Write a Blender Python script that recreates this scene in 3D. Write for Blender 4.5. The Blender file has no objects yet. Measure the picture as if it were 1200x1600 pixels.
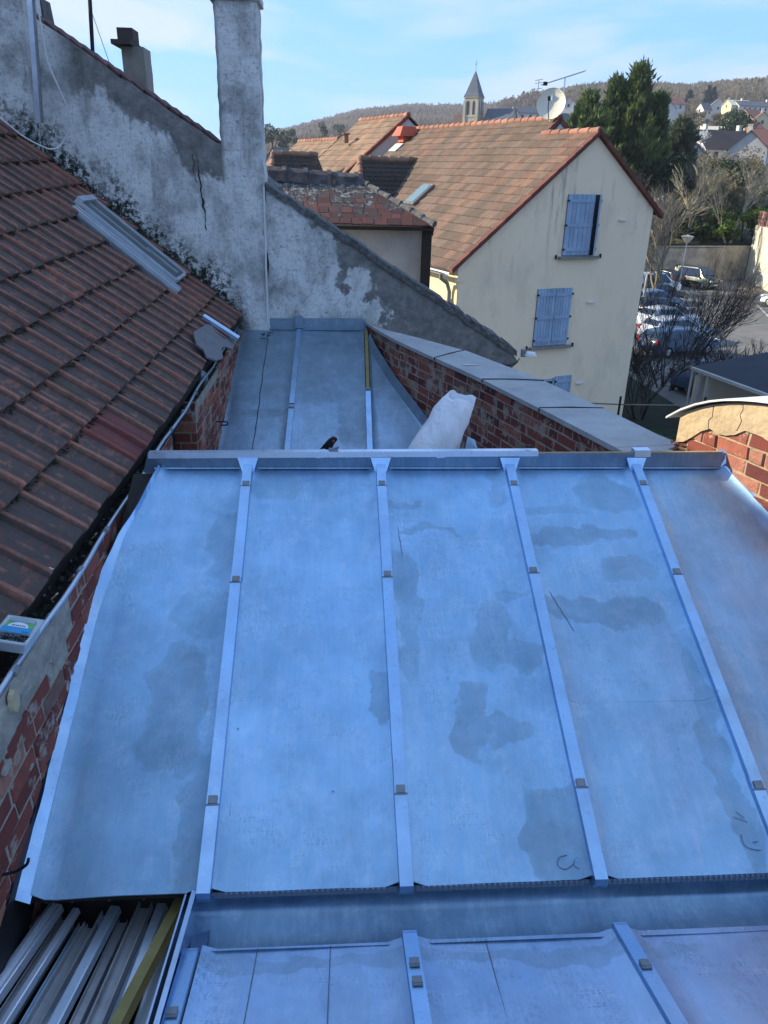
import bpy, math, random
import numpy as np
from math import sin, cos, tan, radians, pi, sqrt, atan2, floor
from mathutils import Vector, Matrix
random.seed(7); RNG = np.random.default_rng(7)
V = Vector
sc = bpy.context.scene
# ---------------------------------------------------------------- camera
F = 1200.0; CAMZ = 9.0
PITCH = radians(24); YAW = radians(4.0); ROLL = radians(1.4)
FW = V((sin(YAW)*cos(PITCH), cos(YAW)*cos(PITCH), -sin(PITCH)))
_r0 = V((cos(YAW), -sin(YAW), 0)); _u0 = _r0.cross(FW)
RT = _r0*cos(ROLL) + _u0*sin(ROLL); UP = _u0*cos(ROLL) - _r0*sin(ROLL)
EYE = V((0, 0, CAMZ))
cd = bpy.data.cameras.new('camera'); cam = bpy.data.objects.new('camera', cd); sc.collection.objects.link(cam)
cam.matrix_world = Matrix(((RT.x, UP.x, -FW.x, 0), (RT.y, UP.y, -FW.y, 0), (RT.z, UP.z, -FW.z, CAMZ), (0, 0, 0, 1)))
cd.sensor_fit = 'HORIZONTAL'; cd.sensor_width = 36; cd.lens = 36.0*F/1200; cd.clip_end = 6000; cd.clip_start = .05
sc.camera = cam
# ---------------------------------------------------------------- light
SUN_EL = radians(25); SAZ = V((-.95, .31, 0)).normalized()
SUND = V((SAZ.x*cos(SUN_EL), SAZ.y*cos(SUN_EL), sin(SUN_EL)))
ld = bpy.data.lights.new('sun', 'SUN'); ld.energy = 4.3; ld.angle = radians(.5); ld.color = (1, .89, .70)
lo = bpy.data.objects.new('sun', ld); sc.collection.objects.link(lo)
lo.rotation_euler = SUND.to_track_quat('Z', 'Y').to_euler(); lo.location = (0, 0, 60)
w = bpy.data.worlds.new('World'); sc.world = w; w.use_nodes = True
wn = w.node_tree; wn.nodes.clear()
sky = wn.nodes.new('ShaderNodeTexSky'); sky.sky_type = 'NISHITA'; sky.sun_disc = False
sky.sun_elevation = SUN_EL; sky.sun_rotation = atan2(SAZ.x, SAZ.y); sky.air_density = 1.0; sky.dust_density = .3; sky.ozone_density = 3.0
bg = wn.nodes.new('ShaderNodeBackground'); bg.inputs['Strength'].default_value = .15
wo = wn.nodes.new('ShaderNodeOutputWorld')
# thin streaks of high cloud, fixed to directions of the sky
tc = wn.nodes.new('ShaderNodeTexCoord'); mp = wn.nodes.new('ShaderNodeMapping'); mp.inputs['Scale'].default_value = (1.6, 2.2, 9.0)
mp.inputs['Location'].default_value = (.3, 1.7, .4); mp.inputs['Rotation'].default_value = (0, radians(6), 0)
nz = wn.nodes.new('ShaderNodeTexNoise'); nz.inputs['Scale'].default_value = 1.7; nz.inputs['Detail'].default_value = 7; nz.inputs['Roughness'].default_value = .55; nz.inputs['Distortion'].default_value = .5
rp = wn.nodes.new('ShaderNodeMapRange'); rp.inputs[1].default_value = .44; rp.inputs[2].default_value = .64; rp.inputs[3].default_value = 0; rp.inputs[4].default_value = .8
mx = wn.nodes.new('ShaderNodeMix'); mx.data_type = 'RGBA'; mx.inputs[7].default_value = (2.35, 2.65, 2.85, 1)
L_ = wn.links.new
L_(tc.outputs['Generated'], mp.inputs[0]); L_(mp.outputs[0], nz.inputs['Vector']); L_(nz.outputs['Fac'], rp.inputs[0])
# the phone compresses the bright horizon and renders the sky cool
c1 = wn.nodes.new('ShaderNodeVectorMath'); c1.operation = 'MULTIPLY_ADD'; c1.inputs[1].default_value = (2.1, 1.28, .55); c1.inputs[2].default_value = (1, 1, 1)
c2 = wn.nodes.new('ShaderNodeVectorMath'); c2.operation = 'DIVIDE'; c3 = wn.nodes.new('ShaderNodeVectorMath'); c3.operation = 'MULTIPLY'; c3.inputs[1].default_value = (2.55, 3.35, 3.4)
L_(sky.outputs[0], c1.inputs[0]); L_(sky.outputs[0], c2.inputs[0]); L_(c1.outputs[0], c2.inputs[1]); L_(c2.outputs[0], c3.inputs[0])
L_(rp.outputs[0], mx.inputs[0]); L_(c3.outputs[0], mx.inputs[6]); L_(mx.outputs[2], bg.inputs['Color']); L_(bg.outputs[0], wo.inputs['Surface'])
sc.view_settings.view_transform = 'Standard'; sc.view_settings.look = 'None'; sc.view_settings.exposure = 1.15; sc.view_settings.gamma = 1
# ---------------------------------------------------------------- helpers
def ray(x, y): return FW + RT*((x-600)/F) - UP*((y-800)/F)
def hit(x, y, p, n):
    d = ray(x, y); n = V(n); return EYE + d*((V(p)-EYE).dot(n)/d.dot(n))
def onY(x, y, Y): return hit(x, y, (0, Y, 0), (0, 1, 0))
def onZ(x, y, Z): return hit(x, y, (0, 0, Z), (0, 0, 1))
def lerp(a, b, t): return a + (b-a)*t
def rnd(a, b): return random.uniform(a, b)
ORG = {}
class MB:
    def __init__(s): s.v = []; s.f = []; s.r = []; s.rv = .5
    def add(s, vs, fs, r=None):
        o = len(s.v); s.v += [tuple(p) for p in vs]; s.f += [tuple(i+o for i in f) for f in fs]
        s.r += [s.rv if r is None else r]*len(fs); return s
    def box(s, c, size, ax=None, r=None, taper=1.0):
        c = V(c); X, Y, Z = ax if ax else (V((1, 0, 0)), V((0, 1, 0)), V((0, 0, 1)))
        a, b, h = size[0]/2, size[1]/2, size[2]/2; vs = []
        for k in (-1, 1):
            t = taper if k > 0 else 1
            for i, j in ((-1, -1), (1, -1), (1, 1), (-1, 1)): vs.append(c + X*(a*i*t) + Y*(b*j*t) + Z*(h*k))
        return s.add(vs, [(3, 2, 1, 0), (4, 5, 6, 7), (0, 1, 5, 4), (1, 2, 6, 5), (2, 3, 7, 6), (3, 0, 4, 7)], r)
    def slab(s, pts, off, r=None):
        n = len(pts); off = V(off); vs = [V(p) for p in pts] + [V(p)+off for p in pts]
        fs = [tuple(range(n-1, -1, -1)), tuple(range(n, 2*n))] + [(i, (i+1) % n, (i+1) % n+n, i+n) for i in range(n)]
        return s.add(vs, fs, r)
    def tube(s, pts, rad, n=8, r=None, cap=True):
        pts = [V(p) for p in pts]; rads = rad if isinstance(rad, (list, tuple)) else [rad]*len(pts); vs = []; fs = []
        d0 = (pts[1]-pts[0]).normalized(); up = V((0, 0, 1)) if abs(d0.z) < .9 else V((1, 0, 0)); a = d0.cross(up).normalized()
        for i, p in enumerate(pts):
            d = (pts[min(i+1, len(pts)-1)]-pts[max(i-1, 0)]).normalized(); a = (a - d*a.dot(d)).normalized(); b = d.cross(a)
            for k in range(n):
                t = 2*pi*k/n; vs.append(p + a*(cos(t)*rads[i]) + b*(sin(t)*rads[i]))
        for i in range(len(pts)-1):
            for k in range(n): fs.append((i*n+k, i*n+(k+1) % n, (i+1)*n+(k+1) % n, (i+1)*n+k))
        if cap: fs += [tuple(range(n-1, -1, -1)), tuple(range((len(pts)-1)*n, len(pts)*n))]
        return s.add(vs, fs, r)
    def beam(s, p0, p1, w, h, up=(0, 0, 1), r=None):
        p0 = V(p0); p1 = V(p1); d = p1-p0; L = d.length; Y = d/L; X = Y.cross(V(up)).normalized(); Z = X.cross(Y)
        return s.box((p0+p1)/2, (w, L, h), (X, Y, Z), r)
    def sweep(s, p0, p1, prof, up=(0, 0, 1), r=None, closed=True):
        p0 = V(p0); p1 = V(p1); Y = (p1-p0).normalized(); X = Y.cross(V(up)).normalized(); Z = X.cross(Y); n = len(prof)
        vs = [p + X*a + Z*b for p in (p0, p1) for a, b in prof]; m = n if closed else n-1
        fs = [(i, (i+1) % n, (i+1) % n+n, i+n) for i in range(m)]
        if closed: fs += [tuple(range(n-1, -1, -1)), tuple(range(n, 2*n))]
        return s.add(vs, fs, r)
    def lathe(s, c, prof, n=20, ax=None, r=None):
        c = V(c); X, Y, Z = ax if ax else (V((1, 0, 0)), V((0, 1, 0)), V((0, 0, 1))); m = len(prof)
        vs = [c + (X*cos(2*pi*k/n) + Y*sin(2*pi*k/n))*q[0] + Z*q[1] for k in range(n) for q in prof]
        fs = [(k*m+i, ((k+1) % n)*m+i, ((k+1) % n)*m+i+1, k*m+i+1) for k in range(n) for i in range(m-1)]
        return s.add(vs, fs, r)
    def build(s, name, mat, parent=None, smooth=None):
        me = bpy.data.meshes.new(name); o = V(ORG.get(parent.name, (0, 0, 0))) if parent else V((0, 0, 0))
        me.from_pydata([(p[0]-o.x, p[1]-o.y, p[2]-o.z) for p in s.v], [], s.f)
        at = me.attributes.new('rnd', 'FLOAT', 'FACE'); at.data.foreach_set('value', s.r)
        me.materials.append(mat); ob = bpy.data.objects.new(name, me); sc.collection.objects.link(ob)
        if parent: ob.parent = parent; ORG[ob.name] = tuple(o)
        if smooth: 
            me.polygons.foreach_set('use_smooth', [True]*len(me.polygons)); me.set_sharp_from_angle(angle=radians(smooth))
        return ob
def build_np(name, tris, rr, mat, parent=None):   # tris (N,3,3)
    me = bpy.data.meshes.new(name); o = np.array(ORG.get(parent.name, (0, 0, 0))) if parent else np.zeros(3)
    n = len(tris); v = (tris.reshape(-1, 3)-o).astype(np.float32)
    me.vertices.add(3*n); me.vertices.foreach_set('co', v.ravel()); me.loops.add(3*n); me.loops.foreach_set('vertex_index', np.arange(3*n, dtype=np.int32))
    me.polygons.add(n); me.polygons.foreach_set('loop_start', np.arange(0, 3*n, 3, dtype=np.int32)); me.update(calc_edges=True)
    at = me.attributes.new('rnd', 'FLOAT', 'FACE'); at.data.foreach_set('value', np.asarray(rr, dtype=np.float32))
    me.materials.append(mat); ob = bpy.data.objects.new(name, me); sc.collection.objects.link(ob)
    if parent: ob.parent = parent; ORG[ob.name] = tuple(o)
    return ob
def tag(o, label=None, cat=None, group=None, kind=None):
    if label: o['label'] = label
    if cat: o['category'] = cat
    if group: o['group'] = group
    if kind: o['kind'] = kind
    return o
def thing(name, loc, label, cat, group=None):
    o = bpy.data.objects.new(name, None); sc.collection.objects.link(o); o.location = loc; o.empty_display_size = .1
    ORG[o.name] = tuple(loc); return tag(o, label, cat, group)
def copy_tree(o, parent=None):
    c = o.copy(); sc.collection.objects.link(c)
    if parent: c.parent = parent
    for ch in list(o.children): copy_tree(ch, c)
    return c
# ---------------------------------------------------------------- material helper
class G:
    def __init__(s, name):
        s.m = bpy.data.materials.new(name); s.m.use_nodes = True; s.t = s.m.node_tree
        s.b = s.t.nodes['Principled BSDF']; s.b.inputs['Specular IOR Level'].default_value = .3
    def n(s, typ, props=None, **ins):
        nd = s.t.nodes.new('ShaderNode'+typ)
        for k, v in (props or {}).items(): setattr(nd, k, v)
        for k, v in ins.items(): s.put(nd, int(k[1:]) if k[0] == 'i' and k[1:].isdigit() else k, v)
        return nd
    def put(s, nd, k, v):
        i = nd.inputs[k]
        if isinstance(v, bpy.types.NodeSocket): s.t.links.new(v, i)
        else: i.default_value = (*v, 1) if isinstance(v, tuple) and len(v) == 3 and i.type == 'RGBA' else v
    def pos(s): return s.n('NewGeometry').outputs['Position']
    def obj(s): return s.n('TexCoord').outputs['Object']
    def attr(s, nm='rnd'): return s.n('Attribute', {'attribute_name': nm}).outputs['Fac']
    def xyz(s, v): return s.n('SeparateXYZ', i0=v).outputs
    def comb(s, x=0., y=0., z=0.): return s.n('CombineXYZ', i0=x, i1=y, i2=z).outputs[0]
    def mth(s, op, a, b=0., c=0., clamp=False): return s.n('Math', {'operation': op, 'use_clamp': clamp}, i0=a, i1=b, i2=c).outputs[0]
    def dot(s, v, d): return s.n('VectorMath', {'operation': 'DOT_PRODUCT'}, i0=v, i1=d).outputs['Value']
    def map(s, v, scale=(1, 1, 1), loc=(0, 0, 0), rot=(0, 0, 0)): return s.n('Mapping', i0=v, Location=loc, Rotation=rot, Scale=scale).outputs[0]
    def noise(s, v, sc_, det=4., ro=.5, dis=0.): return s.n('TexNoise', Vector=v, Scale=sc_, Detail=det, Roughness=ro, Distortion=dis).outputs['Fac']
    def noisec(s, v, sc_, det=3.): return s.n('TexNoise', Vector=v, Scale=sc_, Detail=det).outputs['Color']
    def voro(s, v, sc_, feat='F1', out='Distance', rand=1.): return s.n('TexVoronoi', {'feature': feat}, Vector=v, Scale=sc_, Randomness=rand).outputs[out]
    def mr(s, v, a, b, c=0., d=1., sm=False): return s.n('MapRange', {'interpolation_type': 'SMOOTHSTEP' if sm else 'LINEAR'}, i0=v, i1=a, i2=b, i3=c, i4=d).outputs[0]
    def mix(s, f, a, b, mode='MIX'):
        nd = s.n('Mix', {'data_type': 'RGBA', 'blend_type': mode}); s.put(nd, 0, f); s.put(nd, 6, a); s.put(nd, 7, b); return nd.outputs[2]
    def ramp(s, f, stops):
        nd = s.n('ValToRGB', i0=f); e = nd.color_ramp.elements
        while len(e) < len(stops): e.new(.5)
        for i, (p, c) in enumerate(stops): e[i].position = p; e[i].color = (*c, 1)
        return nd.outputs[0]
    def bump(s, h, st=.3, d=.01, nrm=None):
        nd = s.n('Bump', Height=h, Strength=st, Distance=d)
        if nrm: s.put(nd, 'Normal', nrm)
        return nd.outputs[0]
    def out(s, col=None, rough=None, metal=None, nrm=None, **kw):
        for k, v in (('Base Color', col), ('Roughness', rough), ('Metallic', metal), ('Normal', nrm)):
            if v is not None: s.put(s.b, k, v)
        for k, v in kw.items(): s.put(s.b, k.replace('_', ' '), v)
        return s.m
def plain(name, a, b=None, scale=8., rough=.7, metal=0., bump=0., bd=.01, jit=.25, local=False, det=5.):
    g = G(name); p = g.obj() if local else g.pos(); b = b or tuple(x*.75 for x in a)
    c = g.mix(g.mr(g.noise(p, scale, det, .6), .3, .7), a, b)
    if jit: c = g.mix(1., c, g.ramp(g.attr(), [(0, (1-jit,)*3), (1, (1+jit,)*3)]), 'MULTIPLY')
    return g.out(c, rough, metal, g.bump(g.noise(p, scale*3, 5.), bump, bd) if bump else None)
def zinc(name, base=(.38, .64, .88), rough=.44, stains=(), plane=None, wave=.25, dots=.5, dirt=.5, metal=.92, aniso=0.):
    """rolled zinc: faint cloudy oxide, boot-print dots, drip marks; stains = (x, y, rx, ry, rot, strength)"""
    g = G(name); p = g.pos(); flat = g.xyz(p); q = g.comb(flat[0], flat[1], 0.)
    n1 = g.noise(p, 2.2, 5., .6); n2 = g.noise(g.map(p, (9, 2.2, 2.2)), 2.5, 6., .65); n3 = g.noise(p, 26., 3., .6)
    c = g.mix(g.mr(n1, .3, .7), base, tuple(x*.70 for x in base))
    c = g.mix(g.mr(n2, .42, .70, 0., .5*dirt), c, (.62, .70, .82))
    c = g.mix(g.mr(g.noise(g.map(p, (26, 1.3, 1.3), loc=(1, 5, 2)), 2., 6., .7), .55, .75, 0., .45*dirt), c, (.70, .78, .86))
    c = g.mix(g.mr(g.noise(g.map(p, (18, 1.0, 1.0), loc=(7, 1, 2)), 2., 6., .7), .58, .78, 0., .4*dirt), c, (.22, .29, .34))
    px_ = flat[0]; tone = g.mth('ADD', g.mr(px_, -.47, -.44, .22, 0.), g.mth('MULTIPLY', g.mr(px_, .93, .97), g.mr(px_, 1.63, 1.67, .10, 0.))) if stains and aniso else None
    if tone: c = g.mix(tone, c, (.20, .30, .38))  # left bay's dark reflection put into the sheet colour; fourth bay slightly darker
    # dots left by boot soles
    mask = g.mth('MULTIPLY', g.mr(g.noise(p, 7.5, 3.), .50, .60), g.mr(g.noise(g.map(p, loc=(5, 3, 1)), 3., 2.), .45, .55))
    dv = g.mr(g.voro(g.map(p, (1, 1.4, 1)), 58., rand=.35), .18, .40)
    dd = g.mth('MULTIPLY', mask, g.mth('SUBTRACT', 1., dv))
    c = g.mix(g.mth('MULTIPLY', dd, .62*dots), c, (.17, .25, .35)); c = g.mix(g.mr(g.noise(g.map(p, loc=(6, 6, 1)), 13., 7., .75), .5, .72, 0., .55*dirt), c, (.66, .78, .92)); c = g.mix(g.mr(g.noise(g.map(p, loc=(1, 9, 1)), 17., 7., .75), .55, .72, 0., .5*dirt), c, (.20, .27, .36)); c = g.mix(g.mr(g.noise(g.map(p, (90, 3, 3), rot=(0, 0, .15)), 2., 2., .5), .68, .72, 0., .3*dirt), c, (.75, .84, .95))
    m2 = g.mr(g.noise(g.map(p, loc=(2, 8, 3)), 5.5, 3., .6), .5, .64); wv = g.noise(g.map(p, (1, .35, 1), rot=(0, 0, .5)), 95., 2., .5)
    c = g.mix(g.mth('MULTIPLY', g.mth('MULTIPLY', m2, g.mr(wv, .5, .6)), .35*dots), c, (.24, .30, .38))
    c = g.mix(g.mr(g.noise(g.map(p, (1, .6, 1), loc=(4, 4, 4)), 3.6, 7., .7), .5, .72, 0., .34*dirt), c, (.27, .33, .40))
    c = g.mix(g.mth('MULTIPLY', g.mth('MULTIPLY', mask, g.mr(g.noise(g.map(p, (60, 14, 14), rot=(0, 0, .7)), 3., 2.), .5, .6)), .35*dots), c, (.8, .84, .88))
    r = g.mr(g.noise(p, 4., 5., .65), .3, .7, rough-.10, rough+.12)
    tot = None
    if stains:
        wob = g.n('VectorMath', {'operation': 'MULTIPLY_ADD'}, i0=g.noisec(q, 7., 6.), i1=(.20, .20, 0), i2=q).outputs[0]
        wob = g.n('VectorMath', {'operation': 'SUBTRACT'}, i0=wob, i1=(.10, .10, 0)).outputs[0]
        for (x, y, rx, ry, rot, st) in stains:
            m = g.n('VectorMath', {'operation': 'SUBTRACT'}, i0=wob, i1=(x, y, 0)).outputs[0]
            if rot: m = g.map(m, rot=(0, 0, rot))
            s = g.xyz(m); a = g.mth('POWER', g.mth('ABSOLUTE', g.mth('DIVIDE', s[0], rx)), 3.); b = g.mth('POWER', g.mth('ABSOLUTE', g.mth('DIVIDE', s[1], ry)), 3.)
            d = g.mth('ADD', a, b)
            body = g.mr(d, .55, 1.15, st*.8, 0.); ring = g.mth('MULTIPLY', g.mr(d, .55, .95), g.mr(d, .95, 1.15, st*.32, 0.))
            k = g.mth('ADD', body, ring); tot = k if tot is None else g.mth('MAXIMUM', tot, k)
        c = g.mix(g.mth('MINIMUM', g.mth('MULTIPLY', g.mth('MULTIPLY', tot, .62), g.mr(g.noise(p, 7., 6., .7), .35, .65, .55, 1.15)), 1.), c, (.20, .26, .28))
        r = g.mth('ADD', r, g.mth('MULTIPLY', tot, .12))
    sp = g.mr(g.voro(p, 9.), .012, .02, 1., 0.); c = g.mix(g.mth('MULTIPLY', sp, .7*dirt), c, (.05, .06, .07))
    h = g.mth('ADD', g.mth('MULTIPLY', g.noise(p, 1.6, 2.), 1.), g.mth('MULTIPLY', g.noise(p, 14., 3.), .05*dots))
    h = g.mth('ADD', h, g.mth('MULTIPLY', dd, -.03*dots))
    if aniso: g.put(g.b, 'Anisotropic', aniso); g.put(g.b, 'Tangent', g.comb(1., 0., 0.))
    return g.out(c, r, metal, g.bump(h, wave, .05))
# ---------------------------------------------------------------- materials
ZST = [(-.66, 2.62, .13, .26, 0, .9), (-.53, 2.18, .06, .24, 0, .7), (-.60, 3.05, .13, .12, 0, .55), (-.54, 3.42, .07, .2, 0, .6), (-.30, 3.78, .14, .11, 0, .6),
       (.33, 3.22, .07, .16, 0, .75), (.34, 2.9, .05, .2, 0, .5), (.36, 3.66, .09, .028, 0, .6), (.47, 3.50, .16, .02, .05, .7), (.70, 2.92, .08, .17, .3, .6), (.78, 2.83, .11, .07, 0, .7),
       (.56, 2.55, .07, .16, .2, .85), (.66, 2.5, .14, .05, 0, .8), (.84, 2.1, .13, .17, 0, .9), (.87, 3.78, .06, .14, 0, .5), (.19, 2.65, .04, .1, 0, .7), (.84, 3.1, .09, .02, 0, .5),
       (1.25, 3.02, .30, .07, .06, .8), (1.25, 3.45, .30, .05, -.05, .8), (1.45, 3.72, .16, .11, .3, .7), (1.15, 3.62, .2, .03, 0, .5), (1.45, 3.25, .14, .08, 0, .6), (1.56, 2.2, .05, .35, -.04, .75), (1.58, 2.65, .04, .2, 0, .6)]
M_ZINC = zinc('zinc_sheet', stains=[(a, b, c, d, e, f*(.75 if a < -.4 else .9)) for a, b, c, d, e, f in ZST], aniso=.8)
M_ZFAR = zinc('zinc_sheet_old', (.36, .50, .64), .46, [(-.35, 8.05, 1.1, .95, 0, 1.1), (-.75, 7.6, .5, .5, 0, 1.), (.17, 6.8, .14, .36, 0, .9), (-.7, 6.95, .28, .05, 0, .8), (.75, 7.5, .25, .5, 0, .8)], wave=.3)
M_ZFRONT = zinc('zinc_sheet_worn', (.46, .62, .82), .42, [(-.2, 1.69, .6, .03, .03, .6), (.7, 1.66, .5, .03, -.04, .6), (.02, 1.5, .07, .2, 0, .3)], dots=.9)
def sheetmetal(name, base, rough, dark=.8, metal=.95):
    g = G(name); p = g.pos(); n1 = g.noise(p, 6., 5., .6); c = g.mix(g.mr(n1, .35, .7), base, tuple(x*dark for x in base)); c = g.mix(g.mr(g.noise(p, 40., 3., .6), .62, .7, 0., .35), c, tuple(x*.5 for x in base))
    return g.out(c, g.mr(g.noise(p, 12., 4.), .3, .7, rough-.06, rough+.08), metal)
M_ZBRIGHT = sheetmetal('zinc_new', (.60, .74, .92), .30)
M_BATT = sheetmetal('batten_zinc', (.42, .62, .86), .30); M_BARA = sheetmetal('bar_zinc_blue', (.66, .76, .86), .42, metal=.7); M_BARB = sheetmetal('bar_zinc_dull', (.46, .45, .45), .45, .7, .5); M_BARC = sheetmetal('bar_zinc_bright', (.82, .86, .92), .36, metal=.6)
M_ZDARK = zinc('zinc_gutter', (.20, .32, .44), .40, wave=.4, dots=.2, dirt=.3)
M_LEAD = plain('lead_grey', (.26, .27, .29), (.18, .19, .2), 18, .55, .35, .4, .01)
M_GALV = sheetmetal('galvanised_steel', (.55, .60, .66), .35)
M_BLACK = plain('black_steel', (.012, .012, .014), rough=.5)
M_WHITEP = plain('white_pvc', (.7, .7, .68), (.6, .6, .58), 5, .45)
M_CONC = plain('cement', (.27, .26, .245), (.17, .165, .155), 9, .92, 0, .7, .02)
M_WOODY = plain('yellow_treated_timber', (.33, .27, .10), (.24, .19, .07), 12, .8, 0, .4, .004)
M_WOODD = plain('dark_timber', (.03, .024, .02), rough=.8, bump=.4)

def mat_brick(name, mortar, smear=.5):
    g = G(name); p = g.pos()
    c = g.ramp(g.attr(), [(0, (.10, .026, .022)), (.25, (.20, .048, .033)), (.5, (.27, .075, .05)), (.7, (.36, .11, .065)), (.85, (.42, .19, .12)), (.93, (.11, .05, .045)), (1, (.38, .27, .18))])
    c = g.mix(g.mr(g.noise(p, 22., 6., .7), .35, .7, 0., .6), c, (.12, .045, .035))
    c = g.mix(g.mr(g.noise(g.map(p, loc=(3, 7, 2)), 7., 6., .7), .60-.1*smear, .66-.1*smear, 0., .85), c, mortar)
    return g.out(c, .9, 0., g.bump(g.noise(p, 60., 5., .7), .8, .006))
M_BRICK = mat_brick('weathered_brick', (.33, .30, .24), .35); M_BRICKR = mat_brick('brick_parapet', (.36, .29, .23), .75)
M_MORTAR = plain('lime_mortar', (.40, .37, .30), (.24, .22, .18), 14, .95, 0, .9, .012, 0)
M_RENDER = plain('cracked_ochre_render', (.50, .38, .22), (.36, .27, .16), 6, .95, 0, .8, .02, 0)
def mat_tiles():
    g = G('mossy_clay_tiles'); p = g.pos(); a = g.attr()
    c = g.ramp(a, [(0, (.20, .080, .056)), (.35, (.32, .12, .075)), (.6, (.40, .16, .10)), (.8, (.28, .11, .085)), (.93, (.42, .12, .075)), (1, (.25, .058, .052))])
    dark = g.noise(g.map(p, (4, 1.2, 4)), 6., 7., .75); keep = g.mr(a, .955, .99, 1., .5)
    tt = g.mth('SUBTRACT', 1., g.mth('FRACT', g.mth('DIVIDE', g.mth('SUBTRACT', 8.385, g.xyz(p)[1]), .213)))
    wn2 = g.noise(p, 9., 6., .7); big = g.mth('MULTIPLY', g.mr(tt, 0., .03), g.mr(tt, .13, .19, 1., 0.)); sml = g.mth('MULTIPLY', g.mr(tt, .48, .54), g.mr(tt, .58, .64, 1., 0.)); sml = g.mth('MULTIPLY', sml, g.mr(g.noise(g.map(p, (5, 1, 5), loc=(2, 2, 2)), 3., 5.), .5, .6)); rb = g.mth('MAXIMUM', big, g.mth('MULTIPLY', sml, .8))
    dk = g.mth('SUBTRACT', g.mth('ADD', g.mr(dark, .38, .50, .35, 1.1), g.mr(g.noise(p, 1.3, 4., .6), .35, .65, -.1, .3)), g.mth('MULTIPLY', rb, g.mr(wn2, .35, .6, 1.1, .25)), 0., True)
    c = g.mix(g.mth('MULTIPLY', g.mth('MULTIPLY', dk, .9), keep), c, (.082, .070, .062)); c = g.mix(g.mth('MULTIPLY', g.mth('MULTIPLY', rb, g.mr(wn2, .4, .62, .05, .7)), keep), c, (.46, .20, .13))
    c = g.mix(g.mth('MULTIPLY', g.mr(g.noise(p, 30., 6., .8), .55, .68, 0., .7), keep), c, (.10, .10, .095))
    c = g.mix(g.mr(g.noise(p, 2.6, 3., .5), .62, .72, 0., .5), c, (.055, .06, .03))
    return g.out(c, .88, 0., g.bump(g.noise(p, 55., 6., .7), .9, .008))
M_TILE = mat_tiles()
M_MOSS = plain('moss', (.022, .024, .014), (.065, .055, .02), 14, 1., 0, 1, .02, .5)
def mat_plaster(name, right=False):
    g = G(name); p = g.pos(); s = g.xyz(p); X, Z = s[0], s[2]
    w_ = g.ramp(g.noise(g.map(p, (1, 1, .7)), 3.2, 8., .68), [(.30, (.24, .235, .22)), (.42, (.50, .49, .46)), (.53, (.74, .73, .69)), (.8, (.86, .84, .79))])
    w_ = g.mix(g.mr(g.noise(p, 30., 6., .8), .53, .66, 0., .8), w_, (.15, .155, .15))
    w_ = g.mix(g.mr(g.noise(g.map(p, loc=(9, 2, 4)), 1.9, 6., .6), .57, .68, 0., .6), w_, (.24, .24, .23))
    cem = g.ramp(g.noise(p, 9., 8., .75), [(.3, (.12, .118, .108)), (.5, (.22, .21, .19)), (.72, (.34, .325, .29))])
    big = g.noise(g.map(p, (1, 1, .8)), 2.6, 9., .65)
    if right:
        top = g.mth('SUBTRACT', g.mth('MULTIPLY_ADD', X, -.605, 8.45), Z)                     # below the coping
        m = g.mth('ADD', g.mth('MULTIPLY_ADD', X, .75, .10), g.mth('MULTIPLY', g.mth('SUBTRACT', big, .5), 3.2))
        m = g.mth('ADD', m, g.mr(top, .05, .4, .45, 0.))
        c = g.mix(g.mr(m, .38, .49), w_, cem)
    else:
        top = g.mth('SUBTRACT', g.mth('MULTIPLY_ADD', X, -.6285, 8.483), Z)                     # distance under the raking top
        m = g.mth('ADD', top, g.mth('MULTIPLY', g.mth('SUBTRACT', big, .5), .9))
        mm = g.mth('MULTIPLY', g.mr(m, .31, .38, 1., 0.), g.mr(X, -1.10, -1.06, 1., 0.)); mm = g.mth('MULTIPLY', mm, g.mr(X, -2.62, -2.4))
        c = g.mix(mm, w_, cem)
        low = g.mth('SUBTRACT', Z, g.mth('MULTIPLY_ADD', X, -.83, 6.70))                       # height above the tile line
        band = g.mr(g.mth('ADD', low, g.mth('MULTIPLY', g.mth('SUBTRACT', big, .5), 1.1)), .02, .50, 1., 0.)
        sp = g.mth('MULTIPLY', g.mr(band, 0., .75), g.mr(g.mth('ADD', g.noise(p, 17., 9., .85), g.mth('MULTIPLY', band, .10)), .545, .58)); lx = g.mr(X, -1.1, -.8, 1., .0)
        c = g.mix(g.mth('MULTIPLY', sp, lx), c, (.022, .027, .018))
    rel = g.mr(m, .40, .47) if right else g.mth('SUBTRACT', 1., mm)
    if right: rel = g.mth('SUBTRACT', 1., rel)
    if not right: c = g.mix(g.mth('MULTIPLY', g.mr(g.mth('ADD', low, g.mth('MULTIPLY', g.mth('SUBTRACT', big, .5), .35)), .0, .13, .85, 0.), lx), c, (.03, .034, .022))
    st = g.mr(g.noise(g.map(p, (7, 7, .6)), 1.5, 5., .6), .6, .75, 0., .5); c = g.mix(st, c, (.12, .12, .115))
    return g.out(c, .93, 0., g.bump(g.mth('ADD', g.mth('ADD', g.noise(p, 9., 8., .7), g.mth('MULTIPLY', g.noise(p, 45., 6., .8), .35)), g.mth('ADD', g.mth('MULTIPLY', big, .6), g.mth('MULTIPLY', rel, .35))), .9, .03))
M_PLAST = mat_plaster('peeling_limewash'); M_PLASTR = mat_plaster('peeling_limewash_on_cement', True)
def mat_coping():
    g = G('lichened_coping'); p = g.pos()
    c = g.ramp(g.noise(p, 24., 8., .75), [(.3, (.05, .05, .048)), (.5, (.13, .128, .12)), (.7, (.27, .265, .25))]); return g.out(c, .95, 0., g.bump(g.noise(p, 18., 8., .75), 1., .03))
M_COPE = mat_coping()
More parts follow.
